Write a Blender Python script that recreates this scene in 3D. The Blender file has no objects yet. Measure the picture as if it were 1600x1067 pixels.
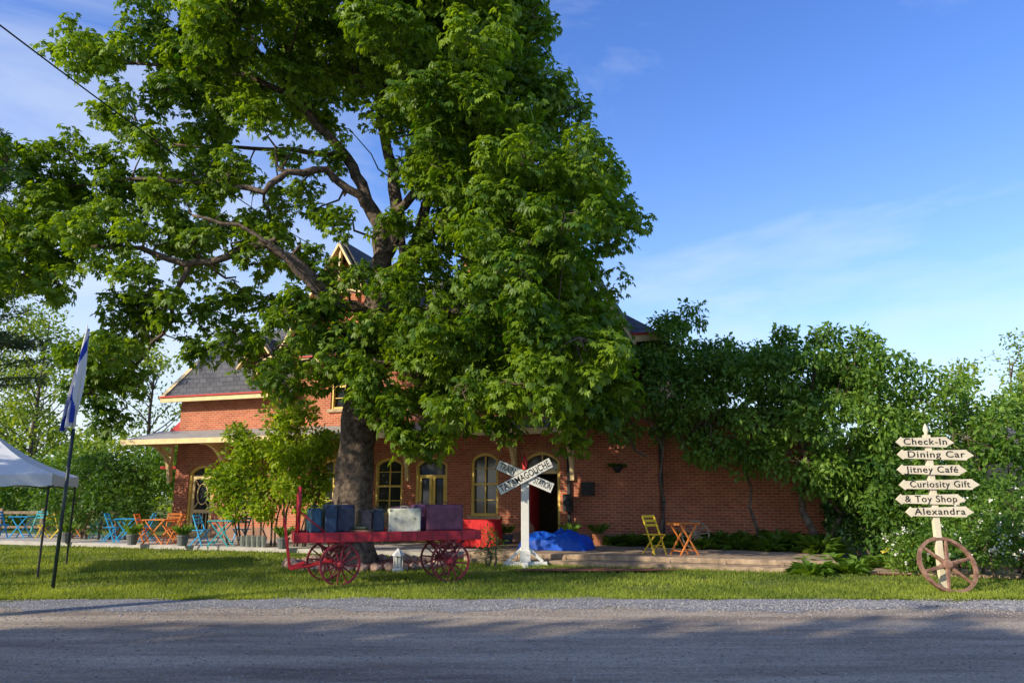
import bpy, math, random
import numpy as np
from mathutils import Vector, Matrix
from mathutils import noise as mno
random.seed(7)
rng=np.random.default_rng(7)
scene=bpy.context.scene
R=math.radians
# ------------------------------------------------------------------ helpers
def link(o,parent=None):
    scene.collection.objects.link(o)
    if parent is not None: o.parent=parent
    return o
def E(name,loc=(0,0,0),rz=0,rx=0):
    o=bpy.data.objects.new(name,None); o.empty_display_size=.2
    o.location=loc; o.rotation_euler=(rx,0,rz); return link(o)
class MB:
    def __init__(s,M=None): s.v=[];s.f=[];s.M=M or Matrix.Identity(4)
    def add(s,vs,fs):
        b=len(s.v); s.v+= [tuple(s.M@Vector(v)) for v in vs]; s.f+=[tuple(b+i for i in f) for f in fs]; return s
    def box(s,x0,x1,y0,y1,z0,z1):
        return s.add([(x0,y0,z0),(x1,y0,z0),(x1,y1,z0),(x0,y1,z0),(x0,y0,z1),(x1,y0,z1),(x1,y1,z1),(x0,y1,z1)],
          [(0,3,2,1),(4,5,6,7),(0,1,5,4),(1,2,6,5),(2,3,7,6),(3,0,4,7)])
    def bar(s,p,q,w,h,up=(0,0,1)):
        p=Vector(p);q=Vector(q);d=(q-p).normalized();u=Vector(up)
        if abs(d.dot(u))>.98:u=Vector((0,1,0))
        a=d.cross(u).normalized();b=a.cross(d).normalized()
        vs=[]
        for c in (p,q):
            for i,j in((-1,-1),(1,-1),(1,1),(-1,1)): vs.append(tuple(c+a*i*w/2+b*j*h/2))
        return s.add(vs,[(0,3,2,1),(4,5,6,7),(0,1,5,4),(1,2,6,5),(2,3,7,6),(3,0,4,7)])
    def tube(s,pts,rad,n=8,rough=0):
        pts=[Vector(p) for p in pts]
        if not hasattr(rad,'__len__'): rad=[rad]*len(pts)
        vs=[];fs=[];prev=None
        for i,p in enumerate(pts):
            t=(pts[min(i+1,len(pts)-1)]-pts[max(i-1,0)])
            t=t.normalized() if t.length>1e-6 else Vector((0,0,1))
            if prev is None:
                a=t.cross(Vector((0,1,0)) if abs(t.y)<.9 else Vector((1,0,0))).normalized()
            else:
                a=(prev-t*prev.dot(t)).normalized()
            prev=a;b=t.cross(a)
            for k in range(n):
                an=2*math.pi*k/n; r=rad[i]*(1+rough*math.sin(k*3.7+i*1.3)*.5+rough*random.uniform(-.5,.5))
                vs.append(tuple(p+(a*math.cos(an)+b*math.sin(an))*r))
        for i in range(len(pts)-1):
            for k in range(n):
                fs.append((i*n+k,i*n+(k+1)%n,(i+1)*n+(k+1)%n,(i+1)*n+k))
        fs.append(tuple(range(n))[::-1]); fs.append(tuple((len(pts)-1)*n+k for k in range(n)))
        return s.add(vs,fs)
    def prism(s,poly,y0,y1):
        n=len(poly)
        vs=[(x,y0,z) for x,z in poly]+[(x,y1,z) for x,z in poly]
        fs=[tuple(range(n)),tuple(range(n,2*n))[::-1]]+[(i,i+n,(i+1)%n+n,(i+1)%n) for i in range(n)]
        return s.add(vs,fs)
    def slab(s,a,b,c,d,th):
        a,b,c,d=map(Vector,(a,b,c,d)); n=(b-a).cross(d-a).normalized()*th
        vs=[tuple(p) for p in (a,b,c,d)]+[tuple(p-n) for p in (a,b,c,d)]
        return s.add(vs,[(0,1,2,3),(7,6,5,4),(0,4,5,1),(1,5,6,2),(2,6,7,3),(3,7,4,0)])
    def build(s,name,mat,parent=None,bevel=0,smooth=False):
        me=bpy.data.meshes.new(name); me.from_pydata(s.v,[],s.f); me.update()
        if mat: me.materials.append(mat)
        if smooth: me.polygons.foreach_set('use_smooth',[True]*len(me.polygons))
        o=link(bpy.data.objects.new(name,me),parent)
        if bevel:
            m=o.modifiers.new('b','BEVEL');m.width=bevel;m.segments=2;m.limit_method='ANGLE'
        return o
def wheel(rim,center,axis,Rr,rw=.05,rt=.04,nsp=10,hub=.06,hl=.16,sp=.022,seg=32):
    c=Vector(center);ax=Vector(axis).normalized()
    u=ax.cross(Vector((0,0,1)))
    u=u.normalized() if u.length>.05 else Vector((1,0,0)); w=ax.cross(u).normalized()
    vs=[];fs=[]
    for i in range(seg):
        a=2*math.pi*i/seg; d=u*math.cos(a)+w*math.sin(a)
        for rr,yy in((Rr-rt,-rw/2),(Rr,-rw/2),(Rr,rw/2),(Rr-rt,rw/2)): vs.append(tuple(c+d*rr+ax*yy))
    for i in range(seg):
        j=(i+1)%seg
        for k in range(4): fs.append((i*4+k,i*4+(k+1)%4,j*4+(k+1)%4,j*4+k))
    rim.add(vs,fs)
    for i in range(nsp):
        a=2*math.pi*(i+.25)/nsp; d=u*math.cos(a)+w*math.sin(a)
        rim.tube([c+d*hub*.8,c+d*(Rr-rt*.8)],[sp*1.2,sp*.8],6)
    rim.tube([c-ax*hl/2,c-ax*hl*.25,c+ax*hl*.25,c+ax*hl/2],[hub*.7,hub,hub,hub*.7],12)
# ------------------------------------------------------------------ materials
def nodes(name):
    m=bpy.data.materials.new(name); m.use_nodes=True
    return m,m.node_tree.nodes,m.node_tree.links,m.node_tree.nodes['Principled BSDF']
def M(name,col,rough=.6,var=.25,scale=6,bump=.0,metal=0,spec=.4,bscale=40,col2=None):
    m,N,L,P=nodes(name)
    tc=N.new('ShaderNodeTexCoord'); nz=N.new('ShaderNodeTexNoise'); nz.inputs['Scale'].default_value=scale; nz.inputs['Detail'].default_value=6
    L.new(tc.outputs['Object'],nz.inputs['Vector'])
    r=N.new('ShaderNodeValToRGB'); r.color_ramp.elements[0].position=.3; r.color_ramp.elements[1].position=.7
    c0=[c*(1-var) for c in col]; c1=list(col2) if col2 else [min(1,c*(1+var)) for c in col]
    r.color_ramp.elements[0].color=(*c0,1); r.color_ramp.elements[1].color=(*c1,1)
    L.new(nz.outputs['Fac'],r.inputs['Fac']); L.new(r.outputs['Color'],P.inputs['Base Color'])
    P.inputs['Roughness'].default_value=rough; P.inputs['Metallic'].default_value=metal; P.inputs['Specular IOR Level'].default_value=spec
    if bump:
        n2=N.new('ShaderNodeTexNoise'); n2.inputs['Scale'].default_value=bscale; n2.inputs['Detail'].default_value=5
        L.new(tc.outputs['Object'],n2.inputs['Vector'])
        b=N.new('ShaderNodeBump'); b.inputs['Strength'].default_value=bump; b.inputs['Distance'].default_value=.03
        L.new(n2.outputs['Fac'],b.inputs['Height']); L.new(b.outputs['Normal'],P.inputs['Normal'])
    return m
def brickmat(name,c1,c2,mortar,bw,bh,ms,rough=.85,zmul=1,noisec=(.12,.03,.02),nf=.5):
    m,N,L,P=nodes(name)
    tc=N.new('ShaderNodeTexCoord'); sp=N.new('ShaderNodeSeparateXYZ'); L.new(tc.outputs['Object'],sp.inputs[0])
    ad=N.new('ShaderNodeMath'); L.new(sp.outputs[0],ad.inputs[0]); L.new(sp.outputs[1],ad.inputs[1])
    mz=N.new('ShaderNodeMath'); mz.operation='MULTIPLY'; mz.inputs[1].default_value=zmul; L.new(sp.outputs[2],mz.inputs[0])
    cb=N.new('ShaderNodeCombineXYZ'); L.new(ad.outputs[0],cb.inputs[0]); L.new(mz.outputs[0],cb.inputs[1])
    br=N.new('ShaderNodeTexBrick'); L.new(cb.outputs[0],br.inputs['Vector'])
    br.inputs['Color1'].default_value=(*c1,1);br.inputs['Color2'].default_value=(*c2,1);br.inputs['Mortar'].default_value=(*mortar,1)
    br.inputs['Scale'].default_value=1;br.inputs['Brick Width'].default_value=bw;br.inputs['Row Height'].default_value=bh;br.inputs['Mortar Size'].default_value=ms
    br.inputs['Mortar Smooth'].default_value=.3
    nz=N.new('ShaderNodeTexNoise');nz.inputs['Scale'].default_value=1.1;nz.inputs['Detail'].default_value=8;nz.inputs['Roughness'].default_value=.7;L.new(tc.outputs['Object'],nz.inputs['Vector'])
    rp=N.new('ShaderNodeValToRGB');rp.color_ramp.elements[0].position=.42;rp.color_ramp.elements[1].position=.68
    rp.color_ramp.elements[0].color=(0,0,0,1);rp.color_ramp.elements[1].color=(nf,nf,nf,1);L.new(nz.outputs['Fac'],rp.inputs[0])
    mx=N.new('ShaderNodeMixRGB');L.new(rp.outputs[0],mx.inputs[0]);L.new(br.outputs['Color'],mx.inputs[1]);mx.inputs[2].default_value=(*noisec,1)
    L.new(mx.outputs[0],P.inputs['Base Color']);P.inputs['Roughness'].default_value=rough;P.inputs['Specular IOR Level'].default_value=.2
    b=N.new('ShaderNodeBump');b.inputs['Strength'].default_value=.5;b.inputs['Distance'].default_value=.01;b.invert=True
    L.new(br.outputs['Fac'],b.inputs['Height']);L.new(b.outputs['Normal'],P.inputs['Normal'])
    return m
def leafmat(name,dark,light,trans=.35,rough=.45):
    m,N,L,P=nodes(name)
    at=N.new('ShaderNodeAttribute');at.attribute_name='tint'
    r=N.new('ShaderNodeValToRGB');r.color_ramp.elements[0].color=(*dark,1);r.color_ramp.elements[1].color=(*light,1)
    L.new(at.outputs['Fac'],r.inputs[0]);L.new(r.outputs[0],P.inputs['Base Color'])
    P.inputs['Roughness'].default_value=rough;P.inputs['Specular IOR Level'].default_value=.35
    tr=N.new('ShaderNodeBsdfTranslucent')
    g=N.new('ShaderNodeMixRGB');g.blend_type='MULTIPLY';g.inputs[0].default_value=1;g.inputs[2].default_value=(1.8,1.65,.35,1)
    L.new(r.outputs[0],g.inputs[1]);L.new(g.outputs[0],tr.inputs[0])
    mx=N.new('ShaderNodeMixShader');mx.inputs[0].default_value=trans
    L.new(P.outputs[0],mx.inputs[1]);L.new(tr.outputs[0],mx.inputs[2])
    L.new(mx.outputs[0],N['Material Output'].inputs[0]);return m
brick=brickmat('brick',(.64,.175,.08),(.46,.1,.05),(.54,.37,.26),.22,.075,.012,noisec=(.22,.06,.035))
brickarch=brickmat('brick_arch',(.62,.22,.1),(.5,.15,.07),(.5,.36,.25),.075,.22,.012)
slate=brickmat('slate',(.14,.14,.15),(.085,.085,.095),(.04,.04,.04),.3,.2,.012,.85,1,(.2,.2,.2),.5)
cream=M('cream_paint',(.8,.61,.31),.5,.12,5)
yellowp=M('yellow_paint',(.82,.6,.16),.5,.1,5)
redtrim=M('red_trim',(.55,.03,.03),.45,.15,5)
whitep=M('white_paint',(.82,.81,.77),.5,.06,7)
blackp=M('black_paint',(.015,.014,.014),.5,.2,9)
glass=M('window_glass',(.03,.035,.045),.06,.3,2,spec=.8)
cartred=M('cart_red',(.42,.02,.035),.5,.45,7,.15)
cartdark=M('cart_dark_red',(.22,.022,.038),.5,.4,9,.1)
iron=M('iron',(.03,.03,.032),.5,.3,12)
galv=M('galvanised',(.45,.47,.48),.35,.15,10,metal=.8)
wood=M('weathered_wood',(.32,.24,.16),.8,.3,10,.3)
deckm=M('deck_wood',(.38,.28,.19),.8,.4,7,.25)
orangew=M('orange_wood',(.75,.24,.05),.55,.2,8)
bluep=M('blue_paint',(.03,.4,.78),.45,.12,6)
tealp=M('teal_paint',(.04,.46,.55),.45,.12,6)
yelch=M('bright_yellow_paint',(.8,.58,.04),.45,.1,6)
signcream=M('sign_cream',(.82,.72,.52),.55,.12,4,.05)
conc=M('concrete',(.48,.45,.42),.9,.15,3,.2)
barkm=M('bark',(.08,.056,.042),.95,.5,9,1.0,bscale=18,col2=(.22,.165,.12))
stonem=M('stone',(.4,.27,.21),.9,.35,6,.3)
# ------------------------------------------------------------------ foliage engine
def nrmz(a): return a/np.maximum(np.linalg.norm(a,axis=-1,keepdims=True),1e-9)
def leaves(name,base,axis,nrm,L,W,tint,mat,parent,fold=.25,droop=.0,midp=.55):
    N=len(base); axis=nrmz(axis); side=nrmz(np.cross(axis,nrm)); up=np.cross(side,axis)
    L=np.broadcast_to(L,(N,))[:,None]; W=np.broadcast_to(W,(N,))[:,None]
    mid=base+axis*L*midp
    tip=base+axis*L; tip[:,2]-=(droop*L)[:,0]
    v=np.empty((N,4,3),np.float32)
    v[:,0]=base; v[:,1]=mid+side*W/2+up*W*fold; v[:,2]=tip; v[:,3]=mid-side*W/2+up*W*fold
    me=bpy.data.meshes.new(name)
    me.vertices.add(4*N); me.vertices.foreach_set('co',v.reshape(-1))
    i=np.arange(N,dtype=np.int32)[:,None]*4
    f=np.concatenate([i,i+1,i+2,i,i+2,i+3],1).reshape(-1)
    me.loops.add(6*N); me.loops.foreach_set('vertex_index',f)
    me.polygons.add(2*N); me.polygons.foreach_set('loop_start',np.arange(0,6*N,3,dtype=np.int32))
    try: me.polygons.foreach_set('loop_total',np.full(2*N,3,np.int32))
    except Exception: pass
    a=me.attributes.new('tint','FLOAT','POINT'); a.data.foreach_set('value',np.repeat(np.clip(tint,0,1),4).astype(np.float32))
    me.update(calc_edges=True); me.materials.append(mat)
    return link(bpy.data.objects.new(name,me),parent)
def subclumps(clumps,k0=4,k1=6,frac=(.32,.52),flat=.85,spread=.8):
    out=[]
    for c in clumps:
        x,y,z,r=c[:4]; t=rng.uniform(-.15,.15)
        for _ in range(int(k0+k1*r)):
            d=nrmz(rng.normal(size=3)); rr=r*spread*rng.uniform(.25,1)**.5
            out.append((x+d[0]*rr,y+d[1]*rr,z+d[2]*rr*flat,r*rng.uniform(*frac)+.12,t+rng.uniform(-.12,.12),x,y,z))
    return out
def cloud_points(subs,dens,minn=3):
    C=[];D=[];T=[]
    for s in subs:
        m=max(minn,int(dens*s[3]**2)); d=nrmz(rng.normal(size=(m,3)))
        r=s[3]*rng.uniform(.15,1,m)**.45
        C.append(np.array(s[:3])+d*r[:,None]*np.array([1,1,.75])); D.append(d); T.append(np.full(m,s[4]))
    return np.concatenate(C),np.concatenate(D),np.concatenate(T)
def chestnut_foliage(name,subs,dens,mat,parent,LL=.2):
    C,D,T=cloud_points(subs,dens)
    n=len(C); up=nrmz(D*.7+np.array([0,0,.7])+rng.normal(size=(n,3))*.25)
    a=nrmz(np.cross(up,rng.normal(size=(n,3)))); b=np.cross(up,a)
    base=[];ax=[];nm=[];Ls=[];Ts=[]
    nl=5
    for l in range(nl):
        ph=2*np.pi*l/nl+rng.uniform(-.45,.45,n)
        out=a*np.cos(ph)[:,None]+b*np.sin(ph)[:,None]
        ld=nrmz(out+up*rng.uniform(-.2,.5,n)[:,None]-np.array([0,0,.3]))
        ln=nrmz(up*1.0+out*.35+rng.normal(size=(n,3))*.32)
        lc=C+ld*rng.uniform(.06,.2,n)[:,None]
        sd=nrmz(np.cross(ld,ln)); ln=np.cross(sd,ld)
        lt=T+.45+rng.uniform(-.28,.28,n); sc=rng.uniform(.7,1.2,n)
        for ang in (-80,-38,0,38,80):
            an=R(ang)+rng.uniform(-.12,.12,n)
            d=ld*np.cos(an)[:,None]+sd*np.sin(an)[:,None]-ln*.35
            base.append(lc);ax.append(d);nm.append(ln);Ls.append(LL*sc*(1-.35*abs(ang)/105)*rng.uniform(.85,1.15,n));Ts.append(lt)
    base=np.concatenate(base);ax=np.concatenate(ax);nm=np.concatenate(nm);Ls=np.concatenate(Ls);Ts=np.concatenate(Ts)
    return leaves(name,base,ax,nm,Ls,Ls*.45,Ts,mat,parent,.18,.15,.64)
def simple_foliage(name,subs,dens,mat,parent,LL=.12,asp=.5,hang=.0,minn=4,updir=.6):
    C,D,T=cloud_points(subs,dens,minn)
    n=len(C); out=nrmz(D*.8+rng.normal(size=(n,3))*.6+np.array([0,0,-hang]))
    nm=nrmz(D*.5+np.array([0,0,updir])+rng.normal(size=(n,3))*.45)
    Ls=LL*rng.uniform(.6,1.3,n)
    return leaves(name,C,out,nm,Ls,Ls*asp,T+.45+rng.uniform(-.25,.25,n),mat,parent,.15,.1)
def wobble(p,q,n,amp):
    p=Vector(p);q=Vector(q);pts=[p]
    for i in range(1,n):
        f=i/n; pts.append(p.lerp(q,f)+Vector((random.uniform(-1,1),random.uniform(-1,1),random.uniform(-.6,1)))*amp*math.sin(math.pi*f))
    pts.append(q); return pts
L_ch=leafmat('chestnut_leaf',(.028,.1,.012),(.29,.43,.03),.45,.42)
L_vine=leafmat('vine_leaf',(.035,.115,.018),(.26,.42,.06),.38,.5)
L_bright=leafmat('bright_leaf',(.1,.2,.015),(.45,.58,.04),.42,.5)
L_dark=leafmat('dark_leaf',(.02,.07,.012),(.12,.24,.03),.3,.5)
L_bg=leafmat('background_leaf',(.1,.18,.025),(.42,.52,.08),.45,.6)
L_pine=leafmat('pine_needle',(.025,.055,.025),(.11,.17,.06),.15,.6)
L_grass=leafmat('grass_blade',(.09,.16,.02),(.38,.45,.07),.4,.6)
L_white=M('white_petal',(.8,.8,.74),.6,.05)
L_shade=leafmat('shade_tree_leaf',(.02,.04,.01),(.05,.1,.02),.1,.6)
# ------------------------------------------------------------------ horse chestnut
tree=E('horse_chestnut_tree',(-3.76,18,0))
def TL(p): return (p[0]+3.76,p[1]-18,p[2])
limbs=[
 ([(-3.76,18,-.1),(-3.77,18,.35),(-3.78,18,1.3),(-3.76,18,2.7),(-3.7,18,3.7),(-3.53,17.95,4.85),(-3.38,17.95,6.0),(-3.32,18,7.2),(-3.4,18,8.3),(-3.83,17.9,9.4),(-4.3,17.8,10.1),(-4.95,17.6,10.9),(-5.65,17.4,11.7),(-6.4,17.2,12.5),(-6.9,17,13.6)],
  [.74,.54,.46,.43,.42,.39,.35,.25,.19,.15,.13,.11,.09,.06,.03]),
 ([(-3.3,18,7.3),(-3.02,18.2,8.6),(-3.12,18.3,10),(-3.55,18.2,11.5),(-3.42,18.1,12.9),(-3.9,18,14.9),(-4,18,16.4)],[.23,.18,.15,.12,.09,.07,.03]),
 ([(-3.36,18.1,5.6),(-2.9,18.5,6.7),(-2.55,18.9,8),(-2.3,19.2,9.4),(-1.6,19.4,11),(-1,19.4,13)],[.26,.22,.18,.14,.1,.05]),
 ([(-3.35,17.9,6.4),(-2.9,17.5,7.0),(-2.3,17.2,7.45),(-1.65,17,8.0),(-.33,16.8,8.7),(1.3,16.8,9.0),(2.3,16.9,9)],[.14,.12,.1,.08,.07,.05,.03]),
 ([(-3.0,18.1,8.7),(-2.3,17.7,9.4),(-1.6,17.5,10.1),(-.4,17.4,11.9),(.1,17.4,13)],[.12,.1,.08,.05,.03]),
 ([(-3.45,17.9,5.3),(-2.7,17.4,5.9),(-1.7,16.9,5.9),(-.3,16.4,5.4),(1.2,16.2,4.7)],[.13,.1,.08,.06,.03]),
 ([(-3.4,17.9,5.9),(-3.9,17.6,6.05),(-4.4,17.4,6.25),(-5.0,17.1,6.95),(-5.85,16.9,7.45),(-6.85,16.8,7.1),(-7.8,16.9,6.9),(-8.95,17,7.4),(-10.6,17.2,7.5),(-12,17.4,7.6)],[.19,.15,.13,.115,.105,.09,.08,.06,.045,.025]),
 ([(-3.55,17.9,5.0),(-4.3,17.2,5.7),(-4.9,16.9,6.6),(-5.5,16.7,7.2),(-6.4,16.5,7.8),(-7.5,16.4,8.0)],[.12,.09,.075,.06,.045,.03]),
 ([(-7.7,16.9,6.95),(-8.0,17,6.3),(-8.1,17,5.6),(-8.6,17.1,4.8),(-9.2,17.2,4.3)],[.065,.055,.045,.035,.02]),
 ([(-3.5,18,8.6),(-3.9,17.6,9.0),(-4.65,17.2,9.5),(-5.48,17,9.4),(-6.1,16.9,8.8),(-7.2,17,9.1),(-8.8,17.2,9.3),(-10.8,17.5,9.2),(-12,17.5,9.4)],[.12,.1,.09,.08,.07,.06,.05,.035,.02]),
 ([(-5.65,17.4,11.7),(-6.9,17.5,12.3),(-8.6,17.6,12.6),(-10.7,17.8,12.8)],[.08,.065,.05,.03]),
 ([(-4.3,17.8,10.1),(-5.5,18.3,10.5),(-7,18.6,10.8),(-9.2,18.6,10.9)],[.08,.065,.05,.03]),
 ([(-3.35,18.1,6.6),(-3.0,19.4,7.8),(-3.2,20.6,9.4),(-3.6,21.2,11)],[.16,.12,.09,.05]),
]
tb=MB(); skel=[]
for pts,rad in limbs:
    P2=[];R2=[]
    for i in range(len(pts)-1):
        a=Vector(pts[i]);b=Vector(pts[i+1]);k=3
        for j in range(k):
            f=j/k; am=0 if i<5 and len(pts)==15 else .06
            P2.append(a.lerp(b,f)+Vector((random.uniform(-am,am),random.uniform(-am,am),random.uniform(-am,am)))); R2.append(rad[i]*(1-f)+rad[i+1]*f)
    P2.append(Vector(pts[-1]));R2.append(rad[-1])
    tb.tube([TL(p) for p in P2],R2,14,.16)
    for p,r in zip(P2,R2):
        if p.z>4.5: skel.append((p,r))
edge=[(-11.2,12.9,.8),(-9.9,13.7,.9),(-10.3,12.2,.7),(-8.6,12.5,1.0),(-9.4,10.9,.75),(-7.9,10.9,.7),(-8.2,14.1,1.2),(-6.6,13.1,1.2),(-6.8,11.4,.8),
(-6.1,14.7,1.5),(-4.2,14.1,1.4),(-2.5,14.9,1.5),(-.7,14.3,1.5),(.5,13.7,.8),(-4.1,12.2,1.0),(-2.4,12.5,1.4),(-.85,12.4,1.4),(.35,12,1.0),(-5.3,11.6,.6),
(-6.5,16.2,1.3),(-4.5,16.5,1.6),(-2.3,16.8,1.6),(-.5,16,1.4),
(-1.7,10.9,1.2),(-.17,10.7,1.5),(1.1,10.9,1.0),(1.75,10.2,.75),(-3.0,10.6,.6),(-2.3,9.5,.7),(-1.15,9.3,1.2),(.33,9.1,1.4),(1.75,9.1,1.1),(2.55,8.9,.6),(2.3,7.8,.75),(1.3,7.7,1.2),(-.16,7.7,1.2),(-1.6,7.9,.8),
(.65,6.5,1.4),(1.9,6.4,.8),(-.96,6.5,1.0),(-2.45,5.4,.8),(-1.27,5.2,1.2),(.16,5.0,1.4),(1.5,4.85,1.15),(2.1,5.4,.7),(-2.2,4.2,.9),(-.8,4.0,1.1),(.8,3.85,1.1),(2.0,3.8,.9),(1.6,3.1,.6),(-2.4,3.4,.7),(-1.2,3.2,.55),(-.2,3.2,.45),(2.3,4.4,.6),(-3.9,4.4,.4),
(-12.3,9.5,.9),(-11.1,10,.7),(-12.5,8.4,.8),(-11.2,8.6,1.0),(-9.9,8.8,.85),(-8.8,9.3,.7),(-7.8,9.8,.7),(-6.8,9.3,.6),(-12,7.0,.95),(-10.6,7.5,.8),(-9.3,7.4,.75),(-8.15,7.9,.7),(-7,8.2,.6),(-6,8,.55),(-9.6,6.2,.75),(-10,5.2,.65),(-9.2,4.85,.65),(-8.9,4.2,.5),(-9.7,3.85,.5),(-8,5.9,.45),(-6.8,5.35,.65),(-6,4.85,.7),(-5.35,4.2,.65),(-5.8,6.2,.55),(-6.75,6.5,.45),(-4.65,5.3,.65),(-4.5,6.9,.4),(-5.3,9.3,.4),(-6.2,10.6,.5),
(-7.3,5.9,.5),(-7.6,5.0,.4),(-5.2,5.7,.55),(-4.7,4.4,.45),(-9.4,3.3,.35),(-10.2,4.4,.4),(-5.3,7.4,.45),(-4.2,8.1,.4),(-4.6,10.0,.4),
(-9.0,13.3,.7),(-7.5,12.3,.7),(-10.2,11.3,.5),(-8.7,11.6,.6),(-8.6,10.0,.5),(-10.2,9.9,.55),(-9.7,8.0,.6),(-8.4,8.6,.5),(-7.6,9.0,.45),(-11.4,6.6,.6),(-10.7,6.5,.5),(-8.8,6.6,.5),(-5.6,12.4,.6),(-5.0,13.0,.7),(-7.4,7.5,.45),(-6.5,7.3,.35),(-4.9,8.5,.3),(-9.9,4.5,.5),(-9.2,5.6,.5),(-11.5,9.2,.6),(-5.8,10.0,.35),(-12.4,6.3,.5),(-11.9,7.8,.6)]
cl=[]
for x,z,r in edge:
    cl.append((x,17.2+rng.uniform(-.8,.8),z,r))
    if r>=1.1:
        cx=x+(-2.5-x)*.12; cz=z+(8.5-z)*.08
        cl.append((cx+rng.uniform(-.4,.4),14.9+rng.uniform(-.6,.6),cz-.5,r*.8))
        cl.append((cx+rng.uniform(-.4,.4),20.2+rng.uniform(-.8,.8),cz+.4,r))
    elif x<-6 and z>6.9 and rng.uniform()<.5: cl.append((x+rng.uniform(.2,.8),19.3+rng.uniform(-.8,.8),z+.3,r*.8))
for c in [(-3.5,16.6,5.1,.6),(-2.9,16.3,4.5,.7),(-4.0,16.7,5.9,.45),(-2.6,16.3,5.9,.75),(-2.2,16.6,6.9,.6),(-3.2,16.4,3.9,.5),(-4.1,16.6,4.7,.5),(-3.0,16.7,7.9,.4),(-3.6,16.8,6.6,.4),(-4.9,16.5,6.0,.45),(-2.4,16.6,2.8,.45),(-1.7,16.6,2.7,.4)]: cl.append(c)
cl=[(x+3.76,y-18,z,r) for x,y,z,r in cl]
subs=subclumps(cl,5,8,frac=(.19,.36),spread=1.0)
skl=[(Vector(TL(p)),r) for p,r in skel]
for c in cl:
    cv=Vector(c[:3]); best=min(skl,key=lambda s:(s[0]-cv).length+max(0,s[0].z-cv.z)*.5)
    r0=min(best[1]*.5,.055); tb.tube(wobble(best[0],cv,5,.28),[r0,r0*.85,r0*.7,r0*.55,r0*.42,r0*.3],6)
for s in subs:
    if random.random()<.7:
        tb.tube(wobble(s[5:8],s[:3],3,.12),[.02,.016,.012,.007],4)
tb.build('trunk_and_limbs',barkm,tree,smooth=True)
ch=chestnut_foliage('foliage',subs,80,L_ch,tree,.145)
# ------------------------------------------------------------------ generic tree / shrub
def make_tree(name,loc,h,w,mat,LL=.3,dens=40,trunk=.16,base=.3,seed=1,nc=22,cr=.2):
    e=E(name,loc); cs=[]
    for i in range(nc):
        f=rng.uniform(base,1); ww=w/2*math.sin(math.pi*min(1,(f-base)/(1-base)*.85+.12))**.7
        a=rng.uniform(0,6.28); rr=ww*rng.uniform(.2,1)**.6
        cs.append((math.cos(a)*rr,math.sin(a)*rr,h*f,w*cr*rng.uniform(.5,1.1)))
    t=MB(); t.tube([(0,0,-.1),(0.05,0,h*.3),(-.1,.05,h*.6),(.05,0,h*.92)],[trunk,trunk*.8,trunk*.5,trunk*.12],8,.1)
    for c in cs:
        z0=max(h*base*.7,c[2]-h*.18); t.tube(wobble((0,0,z0),c[:3],3,.2),[trunk*.3,trunk*.22,trunk*.15,trunk*.06],5)
    t.build('trunk',barkm,e,smooth=True)
    simple_foliage('foliage',subclumps(cs,5,2),dens,mat,e,LL,.55)
    return e
def make_shrub(name,cs,mat,LL,dens,asp=.5,stem=True,flat=.85,spread=.8,frac=(.32,.52)):
    cx=sum(c[0] for c in cs)/len(cs); cy=sum(c[1] for c in cs)/len(cs)
    e=E(name,(cx,cy,0)); c2=[(c[0]-cx,c[1]-cy,c[2],c[3]) for c in cs]
    sb=subclumps(c2,5,6,flat=flat,spread=spread,frac=frac); simple_foliage('foliage',sb,dens,mat,e,LL,asp)
    if stem:
        t=MB()
        for c in c2[:]:
            t.tube(wobble((c[0]*.7,c[1]*.7,0),c[:3],4,.12),[.035,.03,.024,.016,.008],5)
        for s in sb:
            t.tube([s[5:8],s[:3]],[.012,.006],4)
        t.build('stems',barkm,e)
    return e
for x,y,h,w in [(-27,42,12.5,8),(-22,45,11,7),(-32,40,14,9),(-17.5,46,9,7),(-36,50,16,10),(-24.5,38,8,6),(-29,37,9,7)]:
    make_tree('birch_tree',(x,y,0),h,w,L_bg,.25,56,.16,.15,nc=30)
for x,y,h,w in [(19,38,7.5,7),(24,40,8.6,7),(30,44,10.5,8),(36,42,9.5,8),(27,36,8,7)]:
    make_tree('added_shade_maple',(x,y,0),h,w,L_bg,.25,60,.18,.12,nc=26)
make_shrub('hedge',[(x,34+rng.uniform(-1.5,1.5),rng.uniform(.8,3.0),1.4) for x in np.arange(-31,-12.5,.9)],L_vine,.22,120,stem=False)
make_shrub('hedge',[(x,26+rng.uniform(-1.5,1.5),rng.uniform(.8,3.6),1.4) for x in np.arange(9.5,27,.7)],L_vine,.2,130,stem=False)
e=E('distant_tree_line',(0,75,0)); cs=[(x,rng.uniform(-4,4),rng.uniform(1,6.5),3.2) for x in np.arange(-110,110,2.0)]
simple_foliage('foliage',subclumps(cs,5,1),9,L_bg,e,.9,.7)
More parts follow.
